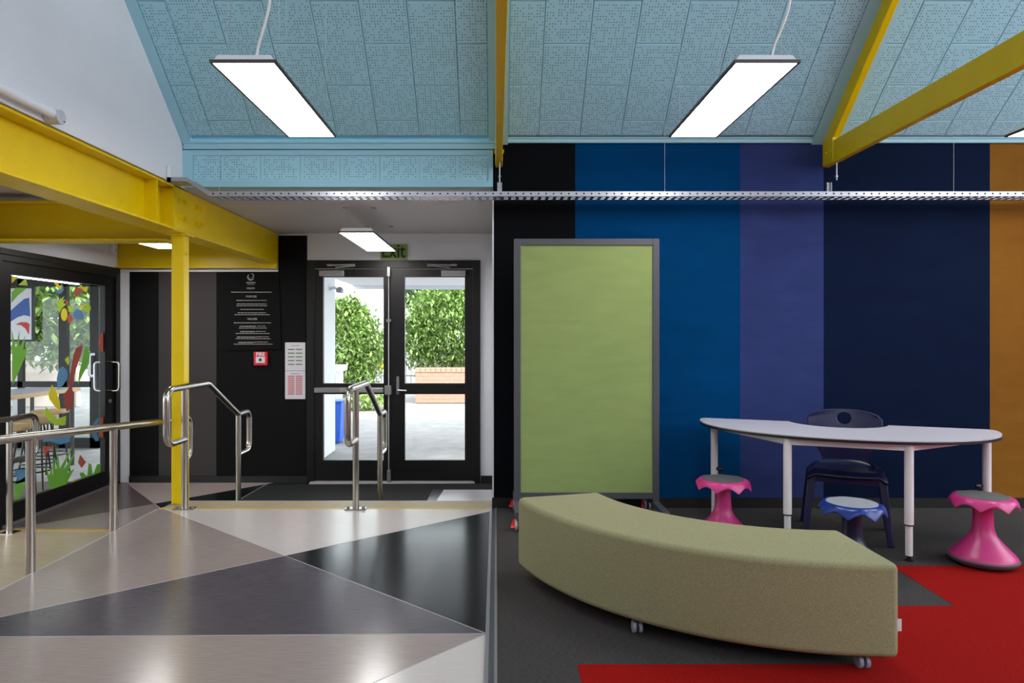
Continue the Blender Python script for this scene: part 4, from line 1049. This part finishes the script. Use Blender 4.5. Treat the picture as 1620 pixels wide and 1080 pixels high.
tree('tall_tree', -.6, 22, ZL, [(0,0,3.2,2.6,1.6,1.6),(-1.8,.4,3.3,1.2,1,.9)], M['leaf_dark'], 'tall dark green tree at the back of the yard', 12000, .11, .12, seed=7)
tree('low_shrub', -2.95, 14.3, ZL, [(-.5,0,.22,.45,.4,.3),(.15,0,.2,.55,.4,.28)], M['leaf_pale'], 'low pale green shrub by the yard edge', 1500, .06, .02, seed=9, cat='shrub')
tree('tall_tree', -7.3, 11.6, ZL, [(0,0,2.2,1.5,1,1.2),(1.2,.2,1.6,.9,.8,1.0)], M['leaf'], 'leafy green tree seen through the decorated glass door', 11000, .085, .1, seed=11)
tree('tall_tree', -12.5, 18.2, ZL, [(0,0,3.0,2.4,1.4,1.8),(2.4,0,2.6,1.6,1,1.6)], M['leaf_dark'], 'dark tree behind the pale shelter outside the glass door', 9000, .12, .12, seed=12)
# fence
fe = empty('fence', (-5.0, 21.5, ZL)); setp(fe, 'pale metal fence with upright bars at the yard end', 'fence')
for z in (.25, 1.0): obj('fence_rail', MB().box(-1.5, 3.2, -.02, .02, z, z+.05), M['silver'], fe)
pk = MB().box(-.012, .012, -.012, .012, 0, 1.15).mesh('picket'); pk.materials.append(M['silver'])
for i in range(30): inst('picket', pk, (-1.4+i*.155, -.03, .05), fe)
yc = obj('yellow_sign', MB().box(-3.66, -3.42, 20.9, 20.94, .2, .38), M['yellow_far']); setp(yc, 'small yellow board fixed low on the far fence', 'board')
# glazed screen outside the decorated door
YS = 9.4
sc_ = empty('glazed_screen', (-6.5, YS, ZL)); setp(sc_, 'black framed glazed screen behind the stools outside', 'glazed screen')
S = lambda n_, m_, k_, **kw: at(obj(n_, m_, M[k_], sc_, **kw), sc_)
sx_ = lambda px: (px-VX)*YS/FP
sz = lambda py: EYE-(py-VY)*YS/FP
for a, b in ((95,108),(144,158),(30,38),(-60,-50)): S('mullion', MB().box(sx_(a), sx_(b), YS-.03, YS+.03, ZL, sz(442)), 'black_metal')
S('head_rail', MB().box(sx_(-60), sx_(158), YS-.03, YS+.03, sz(453), sz(440)), 'black_metal')
S('transom', MB().box(sx_(-60), sx_(146), YS-.03, YS+.03, sz(612), sz(603)), 'black_metal')
S('bottom_rail', MB().box(sx_(-60), sx_(158), YS-.03, YS+.03, sz(708), sz(692)), 'black_metal')
for a, b in ((-50,30),(38,95),(108,144)): S('pane', MB().box(sx_(a), sx_(b), YS-.004, YS+.004, sz(692), sz(453)), 'glass')
hs = [(sx_(151),YS-.03,sz(594)),(sx_(148),YS-.10,sz(594)),(sx_(148),YS-.10,sz(560)),(sx_(151),YS-.03,sz(560))]
S('pull_handle', MB().tube(fillet(hs, .03), .018), 'render_white', smooth=True)
# sign on the screen
SY = YS-.10
sg = empty('framed_sign', (sx_(0), SY, EYE)); setp(sg, 'framed sign with blue and red curves behind the decorated glass', 'sign')
xx = lambda px: (px-VX)*SY/FP
zz_ = lambda py: EYE-(py-VY)*SY/FP
S2 = lambda n_, m_, k_: at(obj(n_, m_, M[k_], sg), sg)
S2('frame', MB().box(xx(-70), xx(52), SY, SY+.05, zz_(540), zz_(453)), 'black_metal')
S2('face', MB().box(xx(-68), xx(50), SY-.004, SY, zz_(537), zz_(456)), 'sign_white')
def flat(pts_, dy): 
    n = len(pts_); ps = [(xx(a), zz_(b)) for a, b in pts_]
    return MB().add([(a,SY-.005-dy,b) for a, b in ps]+[(a,SY-.0042-dy,b) for a, b in ps], [tuple(range(n))[::-1], tuple(range(n,2*n))]+[(j,(j+1)%n,(j+1)%n+n,j+n) for j in range(n)])
S2('blue_curve', flat(Z1([(60,365),(90,345),(140,300),(190,258),(228,250),(236,395),(190,385),(140,400),(90,432),(60,450)]), 0), 'sign_blue')
S2('red_curve', flat(Z1([(122,458),(165,438),(210,440),(232,455),(226,538),(200,490),(165,462)]), 0), 'sign_red')
# bar table and stools
bt = empty('bar_table', (-5.3, 7.6, ZL)); setp(bt, 'long high table with pale top outside the glass door', 'table')
obj('top', MB().box(-.3, .30, -1.2, .62, .88, .92), M['timber'], bt, bevel=.004)
obj('top_surface', MB().box(-.298, .298, -1.198, .618, .92, .924), M['laminate'], bt)
for sx in (-1, 1):
    for yy in (-1.1, .55): obj('leg', MB().box(sx*.24-.015, sx*.24+.015, yy-.015, yy+.015, 0, .88), M['edge_black'], bt)
def bar_stool(x, y, label):
    s = empty('bar_stool', (x, y, ZL)); setp(s, label, 'stool', 'bar stools outside the glass door')
    obj('seat', MB().lathe([(.165,.70),(.175,.71),(.175,.728),(.168,.735)], 28), M['timber'], s, smooth=True)
    for i in range(4):
        a = PI/4 + i*PI/2
        obj('leg', MB().tube([(.10*math.cos(a),.10*math.sin(a),.70),(.19*math.cos(a),.19*math.sin(a),0)], .009, 8), M['edge_black'], s, smooth=True)
    obj('foot_ring', MB().tube([(.165*math.cos(2*PI*i/24), .165*math.sin(2*PI*i/24), .26) for i in range(25)], .008, 8), M['edge_black'], s, smooth=True)
for x, y, l in ((-4.86,7.44,'farthest timber bar stool at the high table outside'),(-4.66,6.95,'second farthest timber bar stool at the high table outside'),
                (-4.44,6.52,'timber bar stool close behind the decorated glass, third from the far end'),(-4.36,6.1,'nearest timber bar stool behind the decorated glass'),(-5.2,6.9,'timber bar stool tucked under the high table outside')):
    bar_stool(x, y, l)
ll = empty('strip_light', (-5.2, 7.9, EYE+.62)); setp(ll, 'bright strip light under the canopy beyond the glass door', 'light')
obj('tube', MB().box(-.008, .008, -.55, .6, .006, .02), M['diffuser'], ll); obj('body', MB().box(-.03, .03, -.57, .62, .02, .06), M['lampwhite'], ll)
for yy in (-.4, .45): obj('hanger', MB().box(-.008, .008, yy-.008, yy+.008, .06, .17), M['silver'], ll)
cv = obj('canopy', MB().box(-9.5, XL-.1, 3.6, 10.0, EYE+.79, EYE+.92), M['black_metal']); setp(cv, 'dark flat canopy over the high table outside', 'canopy')
# pale shelter beyond the screen
sh = empty('shelter', (-10.1, 14.0, ZL)); setp(sh, 'pale open shelter with sloping roof beyond the glazed screen', 'shelter')
obj('roof', MB().hexa([(-2.2,-1,1.75),(1.1,-1,1.75),(1.1,1,1.75),(-2.2,1,1.75)], [(-2.2,-1,2.35),(.4,-1,2.0),(.4,1,2.0),(-2.2,1,2.35)]), M['roof_grey'], sh)
for x in (-2.0, .9): 
    for y in (-.9, .9): obj('post', MB().box(x-.05, x+.05, y-.05, y+.05, 0, 1.75), M['silver'], sh)
obj('back_wall', MB().box(-2.1, 1.0, .86, .95, 0, 1.0), mat('pinkish_wall', (206,186,178), .8), sh)
